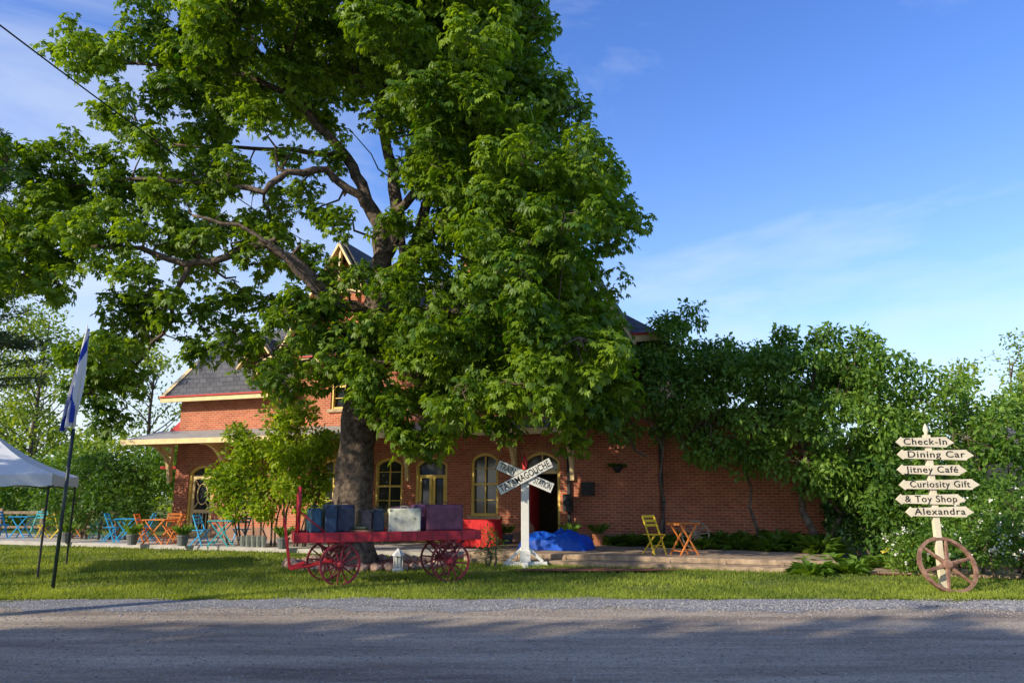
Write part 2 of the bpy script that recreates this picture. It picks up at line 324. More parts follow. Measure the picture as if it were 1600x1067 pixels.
# pine at left
pine=E('pine_tree',(-19.6,25,0)); t=MB(); t.tube([(0,0,0),(0,0,8),(0,0,15)],[.3,.2,.04],8,.1)
B=[];A=[];NN=[];T=[]
for i in range(150):
    z=rng.uniform(5.0,15); rr=(15.6-z)*.28+.5; a=rng.uniform(0,6.28); d=Vector((math.cos(a),math.sin(a),0))
    tip=Vector((0,0,z))+d*rr*rng.uniform(.8,1.15)+Vector((0,0,rng.uniform(-.3,.5)))
    pts=wobble((0,0,z-.2),tip,4,.1); t.tube(pts,[.04,.03,.025,.018,.01],5)
    m=200
    f=rng.uniform(.25,1,m)[:,None]; P0=np.array([0,0,z-.2])*(1-f)+np.array(tip)*f+rng.normal(size=(m,3))*np.array([.2,.2,.07])
    B.append(P0);A.append(np.array(d)*.6+rng.normal(size=(m,3))*.7+np.array([0,0,.2]));T.append(np.full(m,.45)+rng.uniform(-.25,.25,m))
t.build('trunk',barkm,pine,smooth=True)
B=np.concatenate(B);A=np.concatenate(A);T=np.concatenate(T)
leaves('needles',B,A,nrmz(rng.normal(size=B.shape)),.24,.05,T,L_pine,pine)
# vines on right wing
vine=[(3.4,20.7,5.2,.8),(4.3,20.3,5.7,.8),(4.9,20.2,6.4,.45),(4.4,20.2,6.3,.3),(3.5,20.3,4.2,.8),(3.0,20.5,3.3,.4),(4.5,20,4.6,.95),(5.5,19.7,4.8,.8),(6.3,19.4,4.7,.95),(7.5,19,4.75,1.05),(8.6,18.7,4.75,1.0),(9.4,18.4,4.5,.8),(5.1,19.6,3.6,.85),(6.4,19.2,3.4,.95),(7.6,18.8,3.5,1.0),(8.8,18.4,3.4,1.0),(5.2,19.6,2.7,.45),(5.9,19.3,2.6,.5),(6.5,19.2,2.5,.5),(7.3,18.9,2.4,.65),(8.0,18.6,2.3,.7),(7.7,18.7,1.9,.4),(9,18.4,2.3,.75),(9.8,18.4,3.4,.75),(4.0,21.5,5.4,.8),(5.6,21,5,.9),(7,20.6,4.9,.9),(8.6,20,4.8,.9),(6.8,20.2,5.2,.5),(5.9,19.6,5.5,.3),(8.1,18.8,5.6,.35),(9.0,18.6,5.4,.35),(2.9,21,4.6,.5),(2.6,21.3,5.6,.5),(9.6,17.8,1.4,.7),(9.1,18.2,1.5,.6),(5.3,19.8,5.5,.25),(7.2,19.2,5.7,.25),(8.6,18.7,1.5,.5),(4.3,20,3.4,.5)]
ve=E('climbing_vine',(6.3,19.6,0)); v2=[(x-6.3,y-19.6,z,r) for x,y,z,r in vine]
vs=subclumps(v2,8,12,frac=(.2,.36),spread=1.05); simple_foliage('foliage',vs,620,L_vine,ve,.15,.5,.55,updir=.4)
t=MB()
t.tube(wobble((-2.35,.75,.2),(-2.2,.6,3.6),6,.12),[.05,.045,.04,.035,.03,.03,.025],7,.1)
t.tube(wobble((.05,.05,.2),(-.4,.1,3.2),6,.18),[.05,.045,.04,.035,.03,.03,.025],7,.1)
t.tube(wobble((1.25,-.5,.0),(1.0,-.6,3.4),6,.2),[.11,.1,.09,.08,.07,.06,.05],8,.15)
t.tube(wobble((1.5,-.45,.0),(2.4,-.7,3.2),6,.2),[.09,.08,.07,.06,.05,.04,.04],8,.15)
for s in vs:
    if random.random()<.35: t.tube([s[5:8],s[:3]],[.02,.008],4)
for s in v2:
    if s[2]>2: t.tube(wobble((s[0]*.8,s[1]*.8,max(2.6,s[2]-1.4)),s[:3],3,.15),[.04,.03,.02,.012],5)
t.build('stems',barkm,ve,smooth=True)
make_shrub('lilac_shrub',[(10.6,17.8,1.4,.9),(11.6,17.6,1.7,1.0),(10.9,17.8,2.9,.9),(12.0,18,3.0,1.0),(13.2,18,2.8,1.0),(12.8,17.6,1.8,1.0),(11.4,18.4,3.7,.8),(14.3,18,2.4,1.0),(12.8,18.6,3.8,.7),(14.6,18.6,3.3,.9),(10.1,18.2,3.9,.7),(10.1,18.0,2.2,.7),(10.6,18,4.1,.5)],L_vine,.15,540,frac=(.22,.4),spread=.96)
make_shrub('dogwood_shrub',[(8.9,17.6,.8,.7),(9.7,17.4,.9,.75),(9.2,17.9,1.7,.7),(10.2,17.5,1.4,.7),(8.5,18.6,.7,.6),(8.9,19.2,1.3,.8),(8.3,19.0,1.2,.5),(9.6,20,2.2,1.0),(9.4,19.6,.9,.8)],L_dark,.13,500)
fl=[(7.9,15.6,.4,.4),(8.5,15.1,.5,.5),(9.2,14.8,.65,.55),(9.8,14.6,.7,.6),(10.6,14.6,.8,.7),(9.4,15.6,1.1,.6),(10.4,15.6,1.3,.7),(8.8,15.9,.9,.5),(11.4,15,1.1,.8),(8.2,16.1,.6,.45),(12.3,15.2,1.1,.9)]
hs=make_shrub('flowering_shrub',fl,L_vine,.1,800)
hx=sum(c[0] for c in fl)/len(fl);hy=sum(c[1] for c in fl)/len(fl)
C,D,T=cloud_points([(c[0]-hx,c[1]-hy,c[2],c[3]*1.08,0) for c in fl],75)
keep=(D[:,1]<.3)
C=C[keep];D=D[keep]; n=len(C); C=np.repeat(C,8,0)+rng.normal(size=(n*8,3))*.022; D=np.repeat(D,8,0)
leaves('blossoms',C,nrmz(rng.normal(size=C.shape)),D+rng.normal(size=D.shape)*.3,.045,.04,np.ones(len(C)),L_white,hs)
make_shrub('honeysuckle_shrub',[(-14.2,25.4,1.2,.9),(-13.1,25.2,1.6,.9),(-13.6,25.2,2.5,.8),(-12.7,25.2,2.4,.6),(-14.6,25.6,2.2,.7),(-15.2,26,1.2,.8),(-12.4,25.3,1.1,.6),(-15.4,27,2.2,.8),(-16,28,1.6,.9)],L_dark,.15,430)
make_shrub('climbing_hydrangea',[(-8.9,22.8,1.6,.6),(-8.3,22.6,2.3,.75),(-7.5,22.4,2.9,.8),(-7.7,22.4,2.0,.8),(-6.8,22.2,1.9,.8),(-6.6,22.2,3.0,.8),(-7.0,22.3,3.8,.6),(-8.2,22.6,3.3,.45),(-8.4,22.6,1.2,.4),(-7.3,22.3,1.2,.4),(-6.0,22.0,2.5,.7),(-5.9,22.1,1.5,.5),(-6.4,22.2,4.0,.5),(-5.5,22,3.2,.6),(-5.6,21.9,2.0,.5)],L_bright,.16,620)
# ------------------------------------------------------------------ ground, road, paths
me=MB(); me.add([(-300,-60,0),(300,-60,0),(300,400,0),(-300,400,0)],[(0,1,2,3)])
g,N,Lk,P=nodes('lawn')
tc=N.new('ShaderNodeTexCoord');n1=N.new('ShaderNodeTexNoise');n1.inputs['Scale'].default_value=.9;n1.inputs['Detail'].default_value=10;n1.inputs['Roughness'].default_value=.7
Lk.new(tc.outputs['Object'],n1.inputs['Vector']);r=N.new('ShaderNodeValToRGB')
r.color_ramp.elements[0].position=.3;r.color_ramp.elements[0].color=(.1,.15,.025,1);r.color_ramp.elements[1].position=.72;r.color_ramp.elements[1].color=(.27,.29,.08,1)
Lk.new(n1.outputs['Fac'],r.inputs[0]);Lk.new(r.outputs[0],P.inputs['Base Color']);P.inputs['Roughness'].default_value=.9;P.inputs['Specular IOR Level'].default_value=.1
n2=N.new('ShaderNodeTexNoise');n2.inputs['Scale'].default_value=60;Lk.new(tc.outputs['Object'],n2.inputs['Vector']);b=N.new('ShaderNodeBump');b.inputs['Strength'].default_value=.8;b.inputs['Distance'].default_value=.05
Lk.new(n2.outputs['Fac'],b.inputs['Height']);Lk.new(b.outputs[0],P.inputs['Normal'])
me.build('ground',g)
def roadmat(name,ca,cb,sc,sx=.22,fine=30,lo=.45):
    m,N,Lk,P=nodes(name);tc=N.new('ShaderNodeTexCoord')
    a=N.new('ShaderNodeTexNoise');a.inputs['Scale'].default_value=sc;a.inputs['Detail'].default_value=12;a.inputs['Roughness'].default_value=.76
    mp=N.new('ShaderNodeMapping');mp.inputs['Scale'].default_value=(sx,1.5,1);Lk.new(tc.outputs['Object'],mp.inputs[0]);Lk.new(mp.outputs[0],a.inputs['Vector'])
    r=N.new('ShaderNodeValToRGB');r.color_ramp.elements[0].position=.34;r.color_ramp.elements[0].color=(*ca,1);r.color_ramp.elements[1].position=.66;r.color_ramp.elements[1].color=(*cb,1)
    Lk.new(a.outputs['Fac'],r.inputs[0])
    v=N.new('ShaderNodeTexNoise');v.inputs['Scale'].default_value=fine;v.inputs['Detail'].default_value=9;v.inputs['Roughness'].default_value=.9;Lk.new(tc.outputs['Object'],v.inputs['Vector'])
    r2=N.new('ShaderNodeValToRGB');r2.color_ramp.elements[0].position=.4;r2.color_ramp.elements[0].color=(lo,lo,lo,1);r2.color_ramp.elements[1].position=.62;r2.color_ramp.elements[1].color=(1.45,1.42,1.38,1)
    Lk.new(v.outputs['Fac'],r2.inputs[0]);mx=N.new('ShaderNodeMixRGB');mx.blend_type='MULTIPLY';mx.inputs[0].default_value=.9
    Lk.new(r.outputs[0],mx.inputs[1]);Lk.new(r2.outputs[0],mx.inputs[2]);Lk.new(mx.outputs[0],P.inputs['Base Color'])
    P.inputs['Roughness'].default_value=.95;P.inputs['Specular IOR Level'].default_value=.12
    b=N.new('ShaderNodeBump');b.inputs['Strength'].default_value=.9;b.inputs['Distance'].default_value=.018;Lk.new(v.outputs['Fac'],b.inputs['Height']);Lk.new(b.outputs[0],P.inputs['Normal'])
    return m
roadm=roadmat('packed_dirt_road',(.27,.21,.165),(.7,.59,.46),.8)
gravm=roadmat('coarse_gravel',(.2,.2,.21),(.42,.42,.43),1.5,.8,22)
def strip(name,y0f,y1f,z,mat,x0=-120,x1=120,step=.25):
    b=MB();xs=list(np.arange(x0,-20,4))+list(np.arange(-20,20,.2))+list(np.arange(20,x1+1,4))
    vs=[];fs=[]
    for i,x in enumerate(xs): vs+=[(x,y0f(x),z),(x,y1f(x),z)]
    for i in range(len(xs)-1): fs.append((2*i,2*i+2,2*i+3,2*i+1))
    b.add(vs,fs);return b.build(name,mat)
jag=lambda x:.12*math.sin(x*1.7)+.07*math.sin(x*5.3+1)+.05*math.sin(x*11.9)+.03*math.sin(x*23)
ye=lambda x:12.15-.006*x*x*(1 if abs(x)<14 else 0)-(1.2 if abs(x)>=14 else 0)+jag(x)
strip('road',lambda x:-30,lambda x:11.2+.2*jag(x*1.3+4),.008,roadm)
strip('gravel_verge',lambda x:10.95+1.6*jag(x*.8),ye,.004+.008,gravm)
def stones(name,pts,size,mat):
    n=len(pts);o=np.array([[1,0,0],[-1,0,0],[0,1,0],[0,-1,0],[0,0,.7],[0,0,-.7]],float)
    s=size*rng.uniform(.4,1.3,n)[:,None,None];a=rng.uniform(0,6.28,n);ca,sa=np.cos(a),np.sin(a)
    v=o[None]*s*rng.uniform(.6,1.2,(n,6,1));x=v[:,:,0]*ca[:,None]-v[:,:,1]*sa[:,None];y=v[:,:,0]*sa[:,None]+v[:,:,1]*ca[:,None]
    v=np.stack([x,y,v[:,:,2]],-1)+pts[:,None,:];f=[(0,2,4),(2,1,4),(1,3,4),(3,0,4),(2,0,5),(1,2,5),(3,1,5),(0,3,5)]
    fs=[tuple(i*6+k for k in t) for i in range(n) for t in f]
    me=bpy.data.meshes.new(name);me.from_pydata(v.reshape(-1,3).tolist(),[],fs);me.materials.append(mat);return link(bpy.data.objects.new(name,me))
n=16000;px=rng.uniform(-10.5,10.5,n);py=11.35+rng.normal(size=n)*.42
py=np.minimum(py,12.15-.006*px*px+.1);n2_=7000;px=np.concatenate([px,rng.uniform(-9,9,n2_)]);py=np.concatenate([py,rng.uniform(6.3,11.2,n2_)])
sm=M('gravel_stone',(.24,.23,.23),.9,.5,30,col2=(.52,.5,.48))
stones('loose_gravel',np.stack([px,py,np.full(len(px),.012)],-1),.013,sm)
# lawn blades
edgeY=lambda x:23.7-.3444*(x+13.2)
n=170000;yy=12.0+12*rng.uniform(0,1,n)**1.7;xx=rng.uniform(-.8,.8,n)*yy
lim=np.where(xx<.6,edgeY(xx),edgeY(xx)-1.2)
ed=12.1-.006*xx*xx+.12*np.sin(xx*1.7)+.07*np.sin(xx*5.3+1)+rng.normal(size=n)*.16
bare=np.sin(xx*1.3+2)*np.sin(yy*2.1+xx*.7)+.5*np.sin(xx*3.7-yy*2.9)
k=(yy<lim)&(yy>ed)&((bare<.7)|(rng.uniform(size=n)<.3));xx=xx[k];yy=yy[k];n=len(xx)
pt=np.stack([xx,yy,np.zeros(n)],-1);ax=np.stack([rng.normal(size=n)*.45,rng.normal(size=n)*.45,np.ones(n)],-1)
ti=.42+.3*np.sin(xx*.9+yy*.6)*np.sin(yy*1.3-xx*.4)+.2*np.sin(xx*3.1)*np.sin(yy*2.7+xx)+rng.uniform(-.3,.3,n)+.3*np.exp(-(yy-12)/.6)
leaves('grass',pt,ax,nrmz(rng.normal(size=(n,3))),rng.uniform(.03,.085,n),.014*(yy/13),ti,L_grass,None,.1,0,.4)
# ------------------------------------------------------------------ station building
st=E('brick_train_station',(-12.1,27,0),R(-19))
def wall(x0,x1,z0,z1,ops,th=.3):
    b=MB();ops=sorted(ops);xs=[x0]
    for o in ops: xs+=[o[0],o[1]]
    xs.append(x1);xs=sorted(set(xs))
    for a,c in zip(xs[:-1],xs[1:]):
        inside=sorted([o for o in ops if o[0]<=a+1e-6 and o[1]>=c-1e-6],key=lambda o:o[2])
        cur=z0
        for o in inside:
            if o[2]>cur: b.box(a,c,0,th,cur,o[2])
            cur=o[3]
        if cur<z1: b.box(a,c,0,th,cur,z1)
    for o in ops:
        pts=arc(o)
        for p,q in zip(pts[:-1],pts[1:]):
            b.prism([(p[0],p[1]),(q[0],q[1]),(q[0],o[3]+.001),(p[0],o[3]+.001)],0.0005,th-.001)
    return b
def arc(o,n=8,off=0):
    x0,x1,z0,z1,rise=o;w=(x1-x0)/2;cx=(x0+x1)/2
    if rise<=0: return [(x0,z1),(x1,z1)]
    r=(w*w+rise*rise)/(2*rise);cz=z1-r;a=math.asin(w/r)
    return [(cx+(r+off)*math.sin(-a+2*a*i/n),cz+(r+off)*math.cos(-a+2*a*i/n)) for i in range(n+1)]
lops=[(.62,1.72,.12,2.6,.25),(2.6,3.5,1.0,2.6,.2)]
mops=[(6.0,7.0,.95,2.75,.2),(8.1,9.1,.95,2.75,.2),(9.55,10.65,.14,2.75,.25),(11.45,12.35,.95,2.85,.22),(13.15,14.3,.22,2.85,.3),
      (6.3,7.3,4.4,5.95,.3)]
mops2=[(10.1,10.9,4.5,5.9,.2),(13.9,14.8,4.4,5.9,.3)]
for o in mops2: mops.append(o)
wall(0,4.8,0,5.1,lops).build('left_wing_wall',brick,st)
lo=[o for o in mops if o[3]<3.2];hi=[o for o in mops if o[3]>3.2]
wall(4.8,17.2,0,3.3,lo).build('main_wall_lower',brick,st)
wall(4.8,17.2,3.3,6.2,hi).build('main_wall_upper',brick,st)
wall(17.2,21.5,0,3.8,[]).build('right_wing_wall',brick,st)
b=MB();b.box(0,.3,.3,7.7,0,5.1);b.box(0,4.8,7.7,8,0,5.1);b.box(4.8,5.1,.3,7.7,0,6.2);b.box(16.9,17.2,.3,7.7,0,6.2);b.box(4.8,17.2,7.7,8,0,6.2)
b.box(21.2,21.5,.3,7.7,0,3.8);b.box(17.2,21.5,7.7,8,0,3.8)
for gx in (6.8,14.3): b.prism([(gx-2.1,6.2),(gx+2.1,6.2),(gx,9.85)],.0,.3)
M90=Matrix(((0,1,0,0),(1,0,0,0),(0,0,1,0),(0,0,0,1)))
for x0,x1,zt,zb,yc,hw in ((0.0,.3,7.8,5.1,2.6,2.6),(4.8,5.1,9.7,6.2,4,4)):
    b.M=M90;b.prism([(yc-hw,zb),(yc+hw,zb),(yc,zt-.12)],x0,x1);b.M=Matrix.Identity(4)
b.build('side_and_gable_walls',brick,st)
r=MB()
r.slab((4.5,-.5,6.1),(17.6,-.5,6.1),(12.6,4,9.8),(4.5,4,9.8),.12);r.slab((17.6,8.5,6.1),(4.5,8.5,6.1),(4.5,4,9.8),(12.6,4,9.8),.12)
r.add([(17.6,-.5,6.1),(17.6,8.5,6.1),(12.6,4,9.8),(17.6,-.5,5.98),(17.6,8.5,5.98),(12.6,4,9.68)],[(0,1,2),(3,5,4),(0,3,4,1)])
for gx in (6.8,14.3):
    r.slab((gx-2.45,-.55,5.95),(gx,-.55,10.05),(gx,3 if gx>10 else 4,10.05),(gx-2.45,3,5.95),-.12)
    r.slab((gx+2.45,-.55,5.95),(gx,-.55,10.05),(gx,3 if gx>10 else 4,10.05),(gx+2.45,3 if gx<10 else 1.2,5.95),.12)
r.slab((-.5,-.45,5.0),(5,-.45,5.0),(5,2.6,8.0),(-.5,2.6,8.0),.12);r.slab((5,5.6,5.0),(-.5,5.6,5.0),(-.5,2.6,8.0),(5,2.6,8.0),.12)
r.slab((17.2,-.35,3.9),(21.8,-.35,3.9),(21.8,8.3,4.0),(17.2,8.3,4.0),.12)
r.slab((2.75,-.35,6.0),(3.55,-.35,7.0),(3.55,2.4,7.0),(2.75,2.4,6.0),-.07);r.slab((4.35,-.35,6.0),(3.55,-.35,7.0),(3.55,2.4,7.0),(4.35,2.4,6.0),.07)
r.build('roof',slate,st)
d=MB();d.box(3.0,4.1,0.02,1.6,5.1,6.2);d.prism([(2.98,6.2),(4.12,6.2),(3.55,6.9)],.021,.2);d.build('dormer',brick,st)
tr=MB()
tr.bar((4.5,-.56,6.02),(17.6,-.56,6.02),.06,.2);tr.bar((-.5,-.5,4.93),(4.9,-.5,4.93),.06,.18);tr.bar((17.2,-.4,3.84),(21.8,-.4,3.84),.06,.16)
for gx in (6.8,14.3):
    for sg in(-1,1):
        tr.bar((gx+sg*2.5,-.62,5.82),(gx,-.62,9.98),.07,.28,(0,1,0))
    tr.bar((gx-.9,-.6,8.3),(gx+.9,-.6,8.3),.07,.14);tr.bar((gx,-.6,8.3),(gx,-.6,9.8),.07,.12)
for sg in(-1,1): tr.bar((3.55+sg*.85,-.4,5.9),(3.55,-.4,6.98),.05,.16,(0,1,0)); tr.bar((3.55+sg*.3,-.04,5.3),(3.55+sg*.3,-.04,6.3),.08,.08)
tr.bar((3.2,-.04,5.3),(3.9,-.04,5.3),.1,.08);tr.bar((3.2,-.04,6.3),(3.9,-.04,6.3),.1,.1)
tr.bar((-.5,-.5,5.0),(-.5,2.6,7.95),.06,.2,(1,0,0))
tr.build('cream_trim',cream,st)
rt=MB();rt.bar((-.5,-.56,5.03),(4.9,-.56,5.03),.05,.05);rt.bar((4.5,-.62,6.14),(17.6,-.62,6.14),.05,.05);rt.box(-.9,-.05,.2,3,2.5,2.6)
rt.prism([(-1.5,3.4),(-.02,3.4),(-.02,4.5)],.4,.7);rt.build('red_trim',redtrim,st)
cp=MB();cp.slab((-.9,-1.6,3.42),(14.9,-1.6,3.42),(14.9,0,3.85),(-.9,0,3.85),.07);cp.build('canopy_roof',M('canopy_roof',(.36,.35,.33),.7,.2),st)
c2=MB();c2.box(-.9,14.9,-1.66,-1.6,3.26,3.43);c2.box(-.96,-.9,-1.66,-.0,3.3,3.44)
for x in np.arange(-.6,14.9,.62): c2.bar((x,-1.55,3.32),(x,0,3.74),.06,.08)
for x in (-.2,2.2,4.9,7.5,9.3,12.9,14.7):
    pts=[]
    for i in range(9):
        a=i/8*math.pi/2; pts.append((x,-.1-1.2*(1-math.cos(a)),2.2+1.12*math.sin(a)))
    for p,q in zip(pts[:-1],pts[1:]): c2.bar(p,q,.09,.12,(1,0,0))
    c2.bar((x,-.06,2.0),(x,-.06,3.6),.12,.12);c2.bar((x,-1.35,3.3),(x,-.06,3.3),.1,.12)
    c2.bar((x,-.1,2.95),(x,-.75,3.3),.07,.07,(1,0,0))
c2.build('canopy_brackets',cream,st)
fr=MB();gl=MB();ar=MB();sill=MB();dd=MB();yd=MB();cur=MB()
def window(o,door=False,mbf=fr):
    x0,x1,z0,z1,rise=o;a=arc(o)
    mbf.box(x0,x0+.08,.04,.16,z0,a[0][1]);mbf.box(x1-.08,x1,.04,.16,z0,a[-1][1])
    for p,q in zip(a[:-1],a[1:]): mbf.bar((p[0],.1,p[1]-.04),(q[0],.1,q[1]-.04),.12,.09,(0,0,1))
    for p,q in zip(arc(o,8,.13)[:-1],arc(o,8,.13)[1:]): ar.bar((p[0],-.0,p[1]),(q[0],-.0,q[1]),.05,.24,(0,0,1))
    if not door:
        mbf.box(x0+.08,x1-.08,.06,.14,z0,z0+.08);zm=(z0+z1)/2;mbf.box(x0+.08,x1-.08,.05,.15,zm-.03,zm+.03)
        cx=(x0+x1)/2;mbf.box(cx-.018,cx+.018,.09,.13,z0+.08,z1-.1)
        for z in(.25,.75): mbf.box(x0+.08,x1-.08,.095,.125,z0+(z1-z0)*z-.012,z0+(z1-z0)*z+.012)
        gl.box(x0+.02,x1-.02,.17,.19,z0,z1);sill.box(x0-.08,x1+.08,-.08,.1,z0-.1,z0-.001)
for o in lops[1:]+[m for m in mops if m[2]>.5]: window(o)
for o in (lops[0],(9.55,10.65,.14,2.75,.25),(13.15,14.3,.22,2.85,.3)): window(o,True)
o=lops[0];yd.box(.72,1.62,.1,.15,.13,.35);yd.box(.72,.82,.1,.15,.35,2.12);yd.box(1.52,1.62,.1,.15,.35,2.12);yd.box(.72,1.62,.1,.15,2.12,2.25);yd.box(.82,1.52,.11,.14,.95,1.07)
for i in range(16):
    a=i/16*6.283;c=(i+1)/16*6.283;yd.bar((1.17+.22*math.cos(a),.12,1.6+.36*math.sin(a)),(1.17+.22*math.cos(c),.12,1.6+.36*math.sin(c)),.03,.03,(0,1,0))
for dx,dz in((-1,-1),(1,-1),(-1,1),(1,1)): yd.bar((1.17+dx*.34,.12,1.6+dz*.5),(1.17+dx*.16,.12,1.6+dz*.27),.03,.03,(0,1,0))
for x in (.95,1.1,1.25,1.4): yd.bar((x,.12,.35),(x,.12,.95),.02,.02)
gl.box(.7,1.64,.17,.19,.12,2.6)
yd.build('screen_door',cream,st)
y2=MB()
for x0,x1 in((9.63,10.09),(10.11,10.57)):
    y2.box(x0,x1,.1,.15,.15,.35);y2.box(x0,x0+.09,.1,.15,.35,2.1);y2.box(x1-.09,x1,.1,.15,.35,2.1);y2.box(x0,x1,.1,.15,2.1,2.2);y2.box(x0+.09,x1-.09,.12,.14,.35,1.0);y2.box(x0+.09,x1-.09,.1,.15,1.0,1.1)
y2.build('double_door',yellowp,st);gl.box(9.57,10.63,.17,.19,.2,2.74)
y3=MB();y3.box(13.23,14.22,.1,.16,2.2,2.3);y3.box(13.71,13.75,.1,.15,2.3,2.8);y3.build('transom',cream,st);gl.box(13.2,14.25,.17,.18,2.3,2.84)
od=MB();od.box(13.24,13.3,.3,1.2,.24,2.2);od.build('open_door',redtrim,st)
gl.box(3.25,3.85,-.012,-.004,5.3,6.25)
fr.build('window_frames',yellowp,st);gl.build('window_glass',glass,st);ar.build('window_arches',brickarch,st);sill.build('window_sills',M('sandstone',(.5,.37,.22),.8,.2),st)
fb=MB();fb.box(.31,16.89,.31,7.69,.1,.15);fb.box(.31,16.89,.31,7.69,3.4,3.5);fb.box(6.5,16,3.0,3.1,.15,3.4);fb.build('floors',wood,st)
ch=MB();ch.box(9.6,10.3,3.6,4.4,8.6,11.0);ch.box(9.52,10.38,3.52,4.48,10.6,10.8);ch.build('chimney',brick,st)
ch=MB();ch.box(17.26,17.34,-.12,-.02,.2,3.8);ch.box(14.55,14.63,-.12,-.02,.2,3.2);ch.box(14.46,14.72,-.3,-.12,1.1,1.6)
ch.tube([(14.59,-.32,1.35),(14.59,-.4,1.35)],.1,12);ch.box(15.0,15.35,-.2,-.01,1.55,1.95);ch.build('meter_and_downpipes',iron,st)
pl=MB();pl.box(0,.6,-.03,-.003,0,.5);pl.box(1.74,4.79,-.03,-.003,0,.5);pl.box(4.8,9.54,-.03,-.003,0,.5);pl.box(10.66,13.14,-.03,-.003,0,.5);pl.box(14.31,17.2,-.03,-.003,0,.5);pl.box(17.21,21.5,-.03,-.003,0,.45);pl.build('plinth',M('foundation_stone',(.36,.21,.15),.9,.3,2,.3),st)
# platform, deck, boardwalk (parallel to the facade)
pf=E('concrete_platform',(-12.1,27,0),R(-19));b=MB();b.box(-14,13,-3.4,-.035,-.1,.12);b.build('slab',conc,pf)
dk=E('wooden_deck',(-12.1,27,0),R(-19));b=MB()
y=-4.2
while y<-.1:
    b.box(13.01,21.4,y,y+.128,.17,.22);y+=.14
b.box(13.0,21.45,-4.215,-4.2,.115,.2);b.box(13.0,21.45,-4.213,-4.198,0,.105);y=-4.62
while y<-4.25: b.box(13.3,20.6,y,y+.125,.06,.1);y+=.14
b.box(13.3,20.6,-4.64,-4.62,0,.09)
for x in np.arange(13.1,21.4,1.2): b.box(x,x+.08,-4.235,-4.216,0,.168)
b.build('boards',deckm,dk)
bw=E('boardwalk_path',(-12.1,27,0),R(-19));b=MB();x=21.5
while x<25: b.box(x,x+.13,-4.3,-3.0,.0,.05);x+=.14
b.build('boards',deckm,bw)
SB=Matrix.Translation((-12.1,27,0))@Matrix.Rotation(R(-19),4,'Z')
def W(s,t,z=0): p=SB@Vector((s,t,z));return (p.x,p.y,p.z)
def ground_plant(name,loc,n=26,L=.3,W_=.1,mat=L_vine,up=.8,tints=.45,parent=None,z=0):
    e=parent or E(name,loc);a=rng.uniform(0,6.28,n)
    ax=np.stack([np.cos(a),np.sin(a),rng.uniform(.2,1,n)*up*2],-1);nm=np.stack([-np.cos(a)*.5,-np.sin(a)*.5,np.ones(n)],-1)
    base=np.stack([np.cos(a)*.05,np.sin(a)*.05,np.full(n,z)],-1)
    leaves('leaves',base,ax,nm,L*rng.uniform(.7,1.2,n),W_,tints+rng.uniform(-.25,.25,n),mat,e,.15,.25);return e
for s,t,L_ in [(16.6,-.7,.6),(17.3,-.8,.55),(18.1,-.6,.65),(18.9,-.8,.7),(19.7,-.6,.7),(20.4,-.9,.8),(16.0,-.6,.5),(17.8,-1.1,.5),(19.3,-1.2,.6),(20.9,-1.2,.7),(18.5,-1.3,.55),(20.1,-1.5,.6),(21.2,-1.8,.7)]:
    ground_plant('fern',W(s,t,.2),110,L_,.12,L_vine,.8)
for s,t in [(21.3,-2.6),(21.0,-3.6),(21.9,-3.4),(22.4,-2.7),(21.6,-4.4),(20.9,-4.9)]:
    ground_plant('hosta',W(s,t,0),70,.5,.17,L_vine,.6,.6)
for s,t in [(22.7,-3.6),(23.3,-3.2),(23.2,-2.4)]:
    e=ground_plant('daylily',W(s,t,0),50,.5,.03,L_vine,1.2,.7);q=rng.uniform(-.25,.25,(9,3));q[:,2]=rng.uniform(.4,.6,9);q=np.repeat(q,6,0)
    leaves('flowers',q,nrmz(rng.normal(size=q.shape)),nrmz(rng.normal(size=q.shape)),.07,.04,np.ones(len(q)),yelch,e)
def patch(name,cx,cy,rx,ry,mat,z):
    b=MB();n=60;vs=[(cx+rx*math.cos(i/n*6.283)*(1+.12*math.sin(i*1.3)),cy+ry*math.sin(i/n*6.283)*(1+.12*math.sin(i*1.1)),z) for i in range(n)];b.add(vs,[tuple(range(n))]);return b.build(name,mat)
mul=M('bark_mulch',(.28,.1,.07),.95,.6,14,.8,bscale=50)
patch('mulch_bed',1.7,16.2,1.7,.3,mul,.05);patch('mulch_bed',-3.4,17.6,1.6,1.2,mul,.05);patch('mulch_bed',8.6,16.6,2.4,1.2,mul,.03)
sr=E('stone_ring',(-3.3,17.5,0));b=MB()
for i in range(38):
    a=i/38*6.283;s_=random.uniform(.1,.17);c=Vector((1.75*math.cos(a),1.25*math.sin(a),.05))
    b.tube([c+Vector((0,0,-.06)),c+Vector((0,0,.0)),c+Vector((0,0,s_*.6)),c+Vector((.01,0,s_*.75))],[s_*.8,s_,s_*.8,s_*.35],7,.25)
b.build('stones',stonem,sr,smooth=False)
# ------------------------------------------------------------------ text helper
def text(name,body,size,loc,rot,mat,parent,width=None,bold=.0,sx=1,space=1):
    c=bpy.data.curves.new(name,'FONT');c.body=body;c.size=size;c.align_x='CENTER';c.align_y='CENTER';c.extrude=.002;c.offset=bold;c.space_character=space
    tmp=bpy.data.objects.new('tmp',c);scene.collection.objects.link(tmp);bpy.context.view_layer.update()
    me=bpy.data.meshes.new_from_object(tmp.evaluated_get(bpy.context.evaluated_depsgraph_get()))
    bpy.data.objects.remove(tmp);me.materials.clear();me.materials.append(mat)
    xs=[v.co.x for v in me.vertices];w=max(xs)-min(xs)
    o=link(bpy.data.objects.new(name,me),parent);o.location=loc;o.rotation_euler=rot
    if width: o.scale=(width/w,1,1)
    return o
